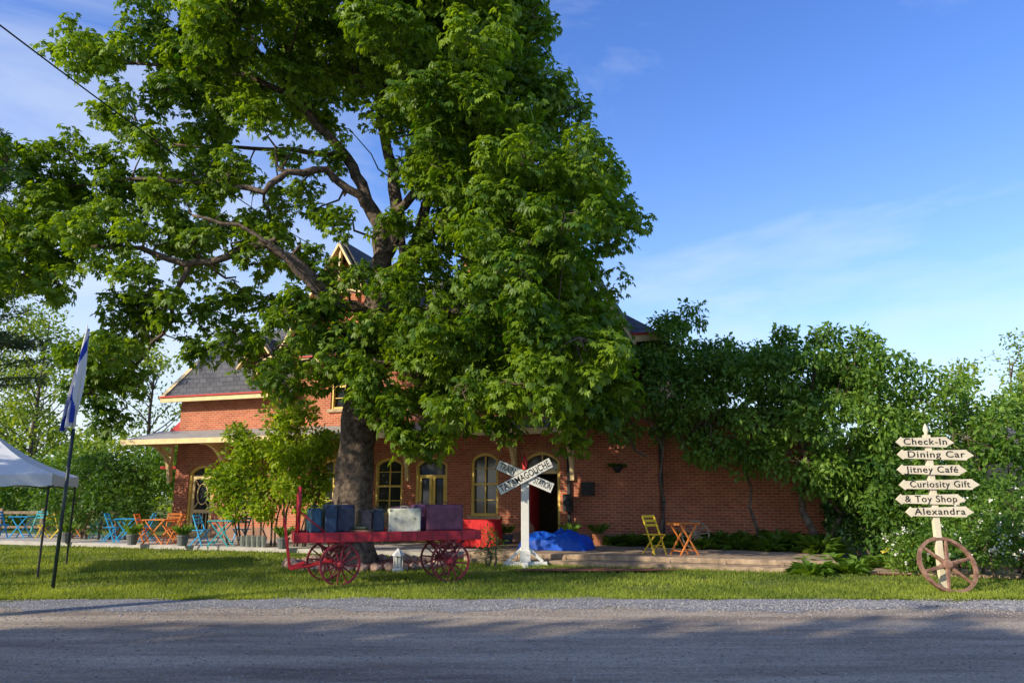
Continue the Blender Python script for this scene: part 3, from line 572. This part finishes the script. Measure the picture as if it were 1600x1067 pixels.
# ------------------------------------------------------------------ crossbuck sign
cb=E('train_station_crossbuck_sign',(.3,17.5,0));b=MB()
b.box(-.09,.09,-.09,.09,0,2.15);b.box(-.5,.5,-.06,.06,.0,.1);b.box(-.06,.06,-.45,.45,.0,.1)
b.bar((-.4,0,.1),(-.06,0,.4),.07,.07);b.bar((.4,0,.1),(.06,0,.4),.07,.07);b.box(-.12,.12,-.12,.12,.1,.35)
b.build('post',whitep,cb,bevel=.006)
b=MB();b.tube([(0,0,2.15),(0,0,2.2),(0,0,2.3),(0,0,2.42),(0,0,2.46),(0,0,2.52)],[.09,.05,.07,.05,.02,.01],10);b.build('finial',redtrim,cb,smooth=True)
def board(ang,y,name):
    Mx=Matrix.Translation((0,y,2.0))@Matrix.Rotation(ang,4,'Y')
    b=MB(Mx);b.box(-.7,.7,-.012,.012,-.125,.125);b.build(name+'_edge',blackp,cb)
    b=MB(Mx);b.box(-.685,.685,-.016,-.0121,-.112,.112);b.build(name+'_face',whitep,cb);return Mx
m1=board(R(23),-.105,'board_train_station');m2=board(R(-28),-.14,'board_place')
def on(Mx,x): p=Mx@Vector((x,-.018,0));return p
text('lettering','TRAIN',.2,on(m1,-.44),(R(90),R(23),0),blackp,cb,.38,.002)
text('lettering','STATION',.2,on(m1,.44),(R(90),R(23),0),blackp,cb,.42,.002)
text('lettering','TATAMAGOUCHE',.22,on(m2,0),(R(90),R(-28),0),blackp,cb,1.28,.002,1,1.05)
# ------------------------------------------------------------------ directional sign
ds=E('directional_signpost',(7.3,13.1,0));b=MB();b.box(-.055,.055,-.04,.04,0,2.62);b.build('post',signcream,ds,bevel=.006)
b=MB();b.tube([(0,0,2.62),(0,0,2.65),(0,0,2.7),(0,0,2.76),(0,0,2.82)],[.04,.025,.05,.035,.005],10);b.build('finial',signcream,ds,smooth=True)
for txt,x,z,w in (('Check-In',-.07,2.49,1.02),('Dining Car',.09,2.27,1.34),('Jitney Café',0,2.01,1.22),('Curiosity Gift',.1,1.76,1.4),('& Toy Shop',-.08,1.51,1.21),('Alexandra',.05,1.3,1.18)):
    h=.092;hw=w/2
    poly=[(-hw,0),(-hw+.1,-h*.95),(-hw+.12,-h*.72),(hw-.14,-h),(hw-.12,-h*.7),(hw,-.01),(hw-.11,h*.75),(hw-.13,h),(-hw+.12,h*.75),(-hw+.1,h)]
    b=MB(Matrix.Translation((x,-.055,z))@Matrix.Rotation(R(random.uniform(-.8,.8)),4,'Y'));b.prism(poly,-.014,.012);b.build('board',signcream,ds,bevel=.003)
    text('lettering',txt,.155,(x,-.072,z+.005),(R(90),0,0),blackp,ds,w*.74,.0008,1,1.12)
rust=M('rusty_iron',(.22,.1,.065),.8,.4,10,.3,col2=(.38,.22,.15))
ww=E('iron_wagon_wheel',(7.3,12.92,0));b=MB();a=R(24);wheel(b,(0,-.02,.44),(0,-math.cos(a),math.sin(a)),.48,.06,.055,6,.09,.14,.032,40);b.build('wheel',rust,ww)
# ------------------------------------------------------------------ baggage cart
ct=E('baggage_cart',(-3.15,13.7,0),R(18))
b=MB();st12=R(10)
axv=Vector((-math.sin(st12),math.cos(st12),0))
c0=Vector((0,.5,.37))
wheel(b,c0-axv*.5,axv,.37,.05,.035,12,.055,.17,.014);wheel(b,c0+axv*.5,axv,.37,.05,.035,12,.055,.17,.014)
wheel(b,(2.1,0,.37),(0,1,0),.37,.05,.035,12,.055,.17,.014);wheel(b,(2.1,1,.37),(0,1,0),.37,.05,.035,12,.055,.17,.014)
b.build('wheels',cartdark,ct)
b=MB();b.tube([c0-axv*.5,c0+axv*.5],.025,8);b.tube([(2.1,0,.37),(2.1,1,.37)],.025,8)
for x in (0,2.1):
    for y in(.2,.8):
        b.bar((x-.3,y,.74),(x,y,.42),.04,.03);b.bar((x+.3,y,.74),(x,y,.42),.04,.03)
        pts=[(x-.32+i*.08,y,.73-.14*math.sin(i/8*math.pi)) for i in range(9)]
        for p,q in zip(pts[:-1],pts[1:]): b.bar(p,q,.05,.035)
b.build('axles_and_springs',cartdark,ct)
b=MB();b.box(-.7,2.64,-.06,-.02,.76,.93);b.box(-.7,2.64,1.02,1.06,.76,.93);b.box(-.74,-.7,-.06,1.06,.76,.93);b.box(2.64,2.68,-.06,1.06,.76,.93)
for x in(-.1,.1,2.0,2.2): b.box(x-.03,x+.03,-.02,1.02,.72,.84)
b.box(-.7,2.64,.2,.28,.74,.84);b.box(-.7,2.64,.72,.8,.74,.84)
b.bar((-.5,.5,.38),(-.78,.5,.3),.07,.05);b.bar((-.76,.5,.3),(-.9,.5,1.15),.05,.04);b.bar((-.9,.3,1.15),(-.9,.7,1.15),.04,.04);b.bar((-.76,.38,.28),(-.0,.38,.4),.04,.04);b.bar((-.76,.62,.28),(-.0,.62,.4),.04,.04)
b.build('frame',cartred,ct,bevel=.004)
b=MB()
for x in np.arange(-.5,2.6,.28): b.box(x-.012,x+.012,-.066,-.0605,.78,.91)
b.build('iron_straps',cartdark,ct)
b=MB()
for i in range(9): b.box(-.698,2.638,-.018+i*.115,-.018+i*.115+.108,.86,.90)
b.build('deck_boards',cartdark,ct)
b=MB()
def rack(x,zt):
    pts=[(x,.02,.9),(x,.02,zt-.16),(x,.06,zt-.05),(x,.16,zt),(x,.84,zt),(x,.94,zt-.05),(x,.98,zt-.16),(x,.98,.9)];b.tube(pts,.024,8)
    b.tube([(x,.02,zt-.3),(x,.98,zt-.3)],.016,6)
    for y in(.26,.5,.74): b.tube([(x,y,.9),(x,y,zt)],.012,6)
rack(-.66,1.72);b.tube([(-.66,.02,1.3),(-.2,.02,.93)],.015,6);b.tube([(-.66,.98,1.3),(-.2,.98,.93)],.015,6)
b.build('end_rack',cartred,ct,smooth=True)
def suitcase(x,y,w,h,dp,col,rz=0,style=0,z=.905):
    e=E('suitcase',(0,0,0));e.parent=ct;e.location=(x,y,z);e.rotation_euler=(0,0,R(rz))
    m=M('leather',col,.45,.35,7,.15);b=MB();b.box(-w/2,w/2,-dp/2,dp/2,0.005,h);o=b.build('shell',m,e);bv=o.modifiers.new('b','BEVEL');bv.width=.05 if style==0 else .02;bv.segments=3
    b=MB();b.box(-w/2-.004,w/2+.004,-.012,.012,0,h+.004);b.tube([(-.07,0,h),(-.065,0,h+.035),(0,0,h+.045),(.065,0,h+.035),(.07,0,h)],.01,6)
    for sx in(-.3,.3): b.box(w*sx-.02,w*sx+.02,-dp/2-.006,dp/2+.006,h*.55,h*.62)
    for sx in(-1,1):
        for zz in (.03,h-.03): b.box(sx*(w/2-.03)-.025,sx*(w/2-.03)+.025,-dp/2-.004,-dp/2+.02,zz-.025,zz+.025)
    b.build('trim_and_handle',M('trim',tuple(c*.45 for c in col),.4,.2),e)
suitcase(-.38,.35,.2,.44,.5,(.04,.13,.2),8);suitcase(-.12,.3,.2,.5,.55,(.025,.06,.12),4,1);suitcase(.16,.28,.34,.5,.4,(.025,.035,.07),-3)
suitcase(.52,.4,.2,.4,.5,(.11,.08,.08),5,1);suitcase(.78,.4,.22,.42,.5,(.03,.05,.08),-4)
suitcase(1.25,.22,.6,.43,.2,(.74,.72,.52),0,1);suitcase(1.3,.6,.5,.46,.22,(.1,.05,.1),3);suitcase(2.02,.26,.72,.5,.26,(.16,.05,.085),-2);suitcase(1.62,.55,.34,.5,.3,(.15,.07,.14),6)
suitcase(.45,.08,.4,.06,.18,(.24,.13,.07),4,1);suitcase(.42,.08,.32,.05,.15,(.05,.07,.05),-5,1,.968)
ln=E('garden_lantern',(-2.4,16.2,0));b=MB();b.tube([(0,0,0),(0,0,.06),(0,0,.08)],[.12,.12,.08],6);b.tube([(0,0,.33),(0,0,.37),(0,0,.45),(0,0,.48)],[.14,.11,.04,.03],6)
for i in range(6): b.bar((.09*math.cos(i*1.047),.09*math.sin(i*1.047),.07),(.09*math.cos(i*1.047),.09*math.sin(i*1.047),.35),.02,.02)
b.tube([(0,0,.1),(0,0,.3)],.06,10);b.build('lantern',whitep,ln)
# ------------------------------------------------------------------ tent
ten=E('canopy_tent',(0,0,0));A=Vector((-9.1,14.8,0));Bc=Vector((-10.2,17.6,0));Cc=Vector((-13,16.5,0));Dc=Vector((-11.9,13.7,0))
ten.location=(-11.05,15.65,0);O=Vector((-11.05,15.65,0));co=[c-O for c in(A,Bc,Cc,Dc)];tm=M('tent_fabric',(.72,.75,.79),.7,.06,3)
vs=[];fs=[];n=8;b=MB()
for i in range(4):
    p=co[i]*1.03;q=co[(i+1)%4]*1.03;base=len(vs)
    for a_ in range(n+1):
        for c_ in range(n+1):
            e_=p.lerp(q,c_/n);f=a_/n;v=Vector((0,0,2.95)).lerp(Vector((e_.x,e_.y,2.0)),f);v.z-=.13*math.sin(math.pi*f)+.05*math.sin(math.pi*c_/n)*f;vs.append(tuple(v))
    for a_ in range(n):
        for c_ in range(n): k=base+a_*(n+1)+c_;fs.append((k,k+1,k+n+2,k+n+1))
    base=len(vs)
    for c_ in range(17):
        e_=p.lerp(q,c_/16)*1.0;z=2.0-.05*math.sin(math.pi*c_/16);vs.append((e_.x*1.002,e_.y*1.002,z));vs.append((e_.x*1.004,e_.y*1.004,1.76+.02*math.sin(c_*2)))
    for c_ in range(16): k=base+2*c_;fs.append((k,k+2,k+3,k+1))
b.add(vs,fs);b.build('fabric',tm,ten,smooth=True)
b=MB()
for c in co: b.tube([(c.x,c.y,0),(c.x,c.y,2.0)],.022,8)
for i in range(4):
    p=co[i];q=co[(i+1)%4]
    b.tube([p+Vector((0,0,1.95)),q+Vector((0,0,1.95))],.012,6);b.tube([p+Vector((0,0,1.7)),(p+q)/2+Vector((0,0,1.95))],.012,6);b.tube([q+Vector((0,0,1.7)),(p+q)/2+Vector((0,0,1.95))],.012,6)
b.build('frame',iron,ten)
# ------------------------------------------------------------------ flag
fg=E('flag_on_pole',(-7.95,13.4,0));b=MB();b.tube([(0,0,0),(.03,0,2.75)],.032,8);b.build('pole_base',M('dark_green_metal',(.03,.05,.05),.4,.2),fg,smooth=True)
b=MB();b.tube([(.03,0,2.7),(.06,0,4.6),(.06,0,4.7)],[.016,.012,.004],8);b.build('pole_top',whitep,fg,smooth=True)
fm,N,Lk,P=nodes('flag_cloth');at=N.new('ShaderNodeAttribute');at.attribute_name='blue';mx=N.new('ShaderNodeValToRGB');mx.color_ramp.interpolation='CONSTANT'
mx.color_ramp.elements[0].color=(.8,.8,.82,1);mx.color_ramp.elements[1].position=.5;mx.color_ramp.elements[1].color=(.02,.06,.45,1);Lk.new(at.outputs['Fac'],mx.inputs[0]);Lk.new(mx.outputs[0],P.inputs['Base Color']);P.inputs['Roughness'].default_value=.8
nu,nv=40,100;vs=[];fs=[];bl=[]
for j in range(nv+1):
    v=j/nv
    for i in range(nu+1):
        u=i/nu
        wd=(.06+.34*v**.8*(1-.35*v));x=-u*wd*.75+.03*math.sin(u*9+v*4);y=.09*math.sin(u*14+v*3)*(.3+v)
        z=4.62-1.75*v-.25*u*(1-v*.3)
        vs.append((.05+x+ .03*(1-v),y,z))
        d=min(abs(u-v),abs(u-(1-v)));bl.append(1.0 if d<.11 else 0.0)
for j in range(nv):
    for i in range(nu): k=j*(nu+1)+i;fs.append((k,k+1,k+nu+2,k+nu+1))
b=MB();b.add(vs,fs);o=b.build('cloth',fm,fg,smooth=True);at_=o.data.attributes.new('blue','FLOAT','POINT');at_.data.foreach_set('value',bl)
# ------------------------------------------------------------------ patio furniture
def chair(name,loc,rz,mat,s=1):
    e=E(name,loc,R(rz));b=MB()
    for x in(-.19,.19):
        b.bar((x,-.2,0),(x,.17,.88),.03,.03);b.bar((x*.85,.22,0),(x*.85,-.2,.45),.03,.03)
    for i in range(5): b.box(-.2,.2,-.2+i*.075,-.14+i*.075,.44,.46)
    for z in(.66,.76,.86): b.bar((-.19,.08+(z-.66)*.42,z),(.19,.08+(z-.66)*.42,z),.02,.06)
    b.bar((-.19,-.12,.2),(.19,-.12,.2),.02,.02);b.build('frame_and_slats',mat,e);return e
def table(name,loc,rz,mat,w=.6,h=.73):
    e=E(name,loc,R(rz));b=MB();n=6
    for i in range(n): b.box(-w/2,w/2,-w/2+i*w/n,-w/2+(i+1)*w/n-.012,h-.02,h)
    b.box(-w/2,-w/2+.03,-w/2,w/2,h-.05,h-.021);b.box(w/2-.03,w/2,-w/2,w/2,h-.05,h-.021)
    for y in(-w/2+.06,w/2-.06): b.bar((-w/2+.03,y,0),(w/2-.06,y,h-.03),.03,.03);b.bar((w/2-.03,y,0),(-w/2+.06,y,h-.03),.03,.03)
    b.bar((-w/2+.08,-w/2+.06,.1),(-w/2+.08,w/2-.06,.1),.02,.02);b.bar((w/2-.08,-w/2+.06,.1),(w/2-.08,w/2-.06,.1),.02,.02)
    b.build('top_and_legs',mat,e);return e
pz=.12
table('bistro_table',(-12.15,24.0,pz),10,bluep);chair('folding_chair',(-12.75,24.2,pz),100,bluep);chair('folding_chair',(-11.7,24.5,pz),-80,bluep)
table('bistro_table',(-10.75,23.3,pz),-12,orangew,.75);chair('folding_chair',(-11.4,23.4,pz),95,orangew);chair('folding_chair',(-10.15,23.1,pz),-85,orangew);chair('folding_chair',(-10.7,24.0,pz),10,orangew)
table('bistro_table',(-8.5,22.3,pz),5,tealp,.65);chair('folding_chair',(-9.15,22.4,pz),80,bluep);chair('folding_chair',(-8.1,22.9,pz),-20,bluep)
table('bistro_table',(-17.0,26.4,pz),5,bluep);chair('folding_chair',(-17.7,26.3,pz),80,bluep);chair('folding_chair',(-16.3,26.6,pz),-80,yelch);chair('folding_chair',(-16.9,27.2,pz),0,tealp)
table('bistro_table',(-14.8,26.0,pz),5,orangew);chair('folding_chair',(-15.4,26.0,pz),80,yelch);chair('folding_chair',(-14.2,26.1,pz),-80,tealp)
chair('folding_chair',(3.35,18.05,.22),35,yelch);table('bistro_table',(4.0,17.8,.22),20,orangew,.55)
for i in range(9):
    x=-7.75+(i%5)*.17;y=22.0+(i//5)*.2-.34*(x+7.7);e=E('galvanised_bucket',(x,y,pz));b=MB();b.tube([(0,0,0),(0,0,.02),(0,0,.28),(0,0,.3)],[.06,.065,.085,.09],12);b.tube([(0,0,.3),(0,0,.31)],[.075,.075],12);b.build('bucket',galv,e,smooth=False)
def pot(loc,r,h,mat,kind=0):
    e=E('potted_plant',loc);b=MB();b.tube([(0,0,0),(0,0,h*.85),(0,0,h*.86),(0,0,h)],[r*.7,r,r*1.1,r*1.1],14);b.build('pot',mat,e)
    n=90;a=rng.uniform(0,6.28,n);q=np.stack([np.cos(a)*r*.5,np.sin(a)*r*.5,np.full(n,h)],-1);ax=np.stack([np.cos(a)*.5,np.sin(a)*.5,rng.uniform(.5,1.5,n)],-1)
    leaves('leaves',q,ax,nrmz(rng.normal(size=(n,3))),rng.uniform(.15,.5,n),.06,.5+rng.uniform(-.3,.3,n),L_vine,e,.1,.2)
greyp=M('grey_pot',(.16,.17,.18),.6,.2)
for p in [(-11.35,22.85),(-9.65,22.4),(-6.35,21.2),(-14.0,24.0)]: pot((p[0],p[1],pz),.17,.3,greyp)
def cloth_table(loc,rx,ry,h,name,mat):
    rc=E(name,loc,R(-19));b=MB();n=60;vs=[(0,0,h)]
    for i in range(n):
        a=i/n*6.283;cx=rx*max(-1,min(1,1.3*math.cos(a)));cy=ry*max(-1,min(1,1.3*math.sin(a)));vs.append((cx,cy,h));k=1.07+.05*math.sin(i*1.9);vs.append((cx*k,cy*k,.05+.02*math.sin(i*2.7)))
    fs=[(0,1+2*i,1+2*((i+1)%n)) for i in range(n)]+[(1+2*i,2+2*i,2+2*((i+1)%n),1+2*((i+1)%n)) for i in range(n)]
    b.add(vs,fs);b.build('cloth',mat,rc)
redc=M('red_cloth',(.6,.015,.02),.7,.2)
cloth_table(W(12.35,-1.5,.12),.55,.35,.78,'red_cloth_table',redc)
chm=E('terracotta_chiminea',W(13.75,-1.5,.22));b=MB();b.tube([(0,0,.18),(0,0,.22),(0,0,.35),(0,0,.48),(0,0,.58),(0,0,.66),(0,0,.8),(0,0,.84)],[.08,.15,.22,.21,.14,.08,.07,.09],14)
for i in range(3): b.bar((.1*math.cos(i*2.1),.1*math.sin(i*2.1),.22),(.2*math.cos(i*2.1),.2*math.sin(i*2.1),0),.025,.025)
b.build('body',M('terracotta',(.35,.14,.07),.7,.3),chm,smooth=True)
def bench(name,loc,rz,mat):
    e=E(name,loc,R(rz));b=MB()
    for x in(-.6,.6):
        b.bar((x,-.22,0),(x,-.22,.62),.05,.05);b.bar((x,.22,0),(x,.3,.9),.05,.05);b.bar((x,-.26,.62),(x,.26,.62),.05,.03)
    for i in range(5): b.box(-.64,.64,-.24+i*.095,-.165+i*.095,.42,.445)
    for i in range(3): b.bar((-.62,.24+i*.02,.55+i*.13),(.62,.24+i*.02,.55+i*.13),.02,.09)
    b.build('bench',mat,e);return e
bench('garden_bench',W(8.4,-.8,.12),-19,wood);bench('garden_bench',(-11.3,15.0,0),-75,M('green_paint',(.03,.09,.05),.5,.2))
ow=E('wagon_wheel',W(18.3,-1.5,.22),R(-19));b=MB();wheel(b,(0,0,.36),(0,-1,.25),.36,.05,.04,10,.06,.14,.018);b.build('wheel',wood,ow)
pot(W(14.9,-1.2,.22),.2,.3,greyp);pot(W(12.9,-.8,.12),.2,.35,greyp);pot(W(15.6,-.8,.22),.18,.3,M('clay_pot',(.4,.16,.08),.8,.2));pot(W(11.2,-.7,.12),.18,.3,greyp)
make_shrub('juniper_shrub',[(-.5,17.2,.3,.28),(-.35,17.2,.55,.2),(-.55,17.3,.75,.14)],L_dark,.09,900,.2)
tp=E('blue_tarp',W(14.9,-2.6,.22),R(-19));nx,ny=110,60;vs=[];fs=[]
for j in range(ny+1):
    for i in range(nx+1):
        x=(i/nx-.5)*1.8;y=(j/ny-.5)*1.1
        m=max(0,(1-(abs(x)/.89)**5))*max(0,1-(abs(y)/.54)**5)
        q=mno.noise(Vector((x*1.8,y*2.0,3)));q2=abs(mno.noise(Vector((x*3.2,y*3.2,7))));q3=abs(mno.noise(Vector((x*8,y*7,1))))
        h=.44*m**.5*(1.0+.4*q-.4*q2-.14*q3)
        vs.append((x+.05*q,y+.06*q,max(0,h)+.005))
for j in range(ny):
    for i in range(nx): k=j*(nx+1)+i;fs.append((k,k+1,k+nx+2,k+nx+1))
b=MB();b.add(vs,fs);b.build('sheet',M('tarp',(.01,.1,.6),.5,.2,5,.2,bscale=9,spec=.3),tp,smooth=True)
pg=E('wooden_post_fence',(-15.5,27.5,0));b=MB()
for x in(-3,-1.5,0,1.2): b.box(x-.05,x+.05,-.05,.05,0,1.6 if x==1.2 else 1.1)
b.box(-3,1.2,-.02,.02,.9,1.0);b.box(-3,1.2,-.02,.02,.4,.48);b.build('posts_and_rails',wood,pg)
hb=E('hanging_basket',W(16.1,-.3,2.2));b=MB();b.tube([(0,0,0),(0,0,.12),(0,0,.18)],[.06,.15,.17],10);b.tube([(0,0,.18),(0,.05,.7)],.005,4);b.tube([(0,.28,.7),(0,-.02,.72)],.012,5);b.build('basket',iron,hb)
ground_plant('x',None,70,.28,.05,L_vine,.3,.5,hb,.18)
sh=E('green_shed',(22,23,0),R(-10));b=MB();b.box(-6,6,-2,2,0,2.6);b.build('walls',M('shed_paint',(.05,.06,.055),.6,.2),sh);b=MB();b.slab((-6.3,-2.4,2.6),(6.3,-2.4,2.6),(6.3,0,3.7),(-6.3,0,3.7),.1);b.slab((6.3,2.4,2.6),(-6.3,2.4,2.6),(-6.3,0,3.7),(6.3,0,3.7),.1);b.build('roof',slate,sh)
wr=E('overhead_wire',(0,0,0));p0=Vector((-6.2,24.4,9.6));p1=Vector((-8.6,-4,8.3));b=MB();pts=[]
for i in range(41):
    f=i/40;p=p0.lerp(p1,f);p.z-=1.3*4*f*(1-f)*.5;pts.append(p)
b.tube(pts,.014,6);b.build('wire',blackp,wr)
# ------------------------------------------------------------------ unseen trees added to cast shade, behind and left of the viewpoint
e=E('added_shade_tree_row',(-22,-7,0));cs=[]  # added unseen row, its level top shaped for the shadow edge on the road
for x in np.arange(-28,26,1.1):
    for z in (5,7,9,10.7,12.0,12.7): cs.append((x+rng.uniform(-.3,.3),rng.uniform(-1.0,.6),z+rng.uniform(-.08,.08),1.3))
t=MB()
for x in np.arange(-26,24,4): t.tube([(x,0,0),(x,0,11)],[.3,.1],8)
t.build('trunks',barkm,e);simple_foliage('foliage',subclumps(cs,6,3),30,L_shade,e,.5,.78)
make_tree('added_shade_maple',(-16.0,9.0,0),9.4,5.0,L_vine,.26,60,.2,.6,nc=20)  # added out of view to throw shade over the cart and lawn
make_tree('added_shade_maple',(-10.9,7.8,0),8.2,4.2,L_vine,.26,60,.2,.62,nc=18)  # second added tree out of view, shading the middle of the lawn
# ------------------------------------------------------------------ light, sky, camera
sd=Vector((-.76,-.52,.44)).normalized()
sun=bpy.data.lights.new('sun','SUN');sun.energy=5.0;sun.angle=R(.5);sun.color=(1,.88,.68)
so=link(bpy.data.objects.new('sun',sun));so.rotation_euler=sd.to_track_quat('Z','Y').to_euler()
w=bpy.data.worlds.new('World');scene.world=w;w.use_nodes=True;N=w.node_tree.nodes;Lk=w.node_tree.links
bg=N['Background'];sk=N.new('ShaderNodeTexSky');sk.sky_type='NISHITA';sk.sun_disc=False
sk.sun_elevation=math.asin(sd.z);sk.sun_rotation=math.atan2(sd.x,sd.y)%(2*math.pi);sk.air_density=1.0;sk.dust_density=.6;sk.ozone_density=2.2
tc=N.new('ShaderNodeTexCoord')
mp=N.new('ShaderNodeMapping');mp.inputs['Scale'].default_value=(1.0,1.0,2.6);mp.inputs['Rotation'].default_value=(0,R(32),0);mp.inputs['Location'].default_value=(.35,0,.1);Lk.new(tc.outputs['Generated'],mp.inputs[0])
nz=N.new('ShaderNodeTexNoise');nz.inputs['Scale'].default_value=1.9;nz.inputs['Detail'].default_value=10;nz.inputs['Roughness'].default_value=.57;nz.inputs['Distortion'].default_value=.5;Lk.new(mp.outputs[0],nz.inputs['Vector'])
sx=N.new('ShaderNodeSeparateXYZ');Lk.new(tc.outputs['Generated'],sx.inputs[0])
def math_(op,a,b=None,c=None):
    m=N.new('ShaderNodeMath');m.operation=op
    for i,v in enumerate((a,b,c)):
        if v is None: continue
        if isinstance(v,(int,float)): m.inputs[i].default_value=v
        else: Lk.new(v,m.inputs[i])
    return m.outputs[0]
bias=math_('MULTIPLY_ADD',sx.outputs[0],-.2,.0)
bias2=math_('MULTIPLY_ADD',sx.outputs[2],-.24,.13)
tot=math_('ADD',math_('ADD',nz.outputs['Fac'],bias),bias2)
cr=N.new('ShaderNodeValToRGB');cr.color_ramp.elements[0].position=.42;cr.color_ramp.elements[0].color=(0,0,0,1);cr.color_ramp.elements[1].position=.84;cr.color_ramp.elements[1].color=(.85,.85,.85,1);Lk.new(tot,cr.inputs[0])
hs_=N.new('ShaderNodeHueSaturation');hs_.inputs['Saturation'].default_value=1.27;hs_.inputs['Value'].default_value=1.85;hs_.inputs['Hue'].default_value=.518;Lk.new(sk.outputs[0],hs_.inputs['Color'])
hz=N.new('ShaderNodeMixRGB');hz.inputs[2].default_value=(4.0,5.1,6.4,1);Lk.new(hs_.outputs[0],hz.inputs[1])
hf=math_('POWER',math_('SUBTRACT',1,math_('ABSOLUTE',sx.outputs[2])),5.5);Lk.new(math_('MULTIPLY',hf,.9),hz.inputs[0])
mx=N.new('ShaderNodeMixRGB');Lk.new(cr.outputs[0],mx.inputs[0]);Lk.new(hz.outputs[0],mx.inputs[1]);mx.inputs[2].default_value=(6.1,6.6,7.2,1)
Lk.new(mx.outputs[0],bg.inputs[0]);bg.inputs[1].default_value=.15
cam=bpy.data.cameras.new('camera');co_=link(bpy.data.objects.new('camera',cam));co_.location=(0,0,1.6);co_.rotation_euler=(R(90+11.65),0,0)
cam.lens=26;cam.sensor_width=36;cam.clip_end=2000;scene.camera=co_
scene.view_settings.view_transform='Standard';scene.view_settings.look='None';scene.view_settings.exposure=0
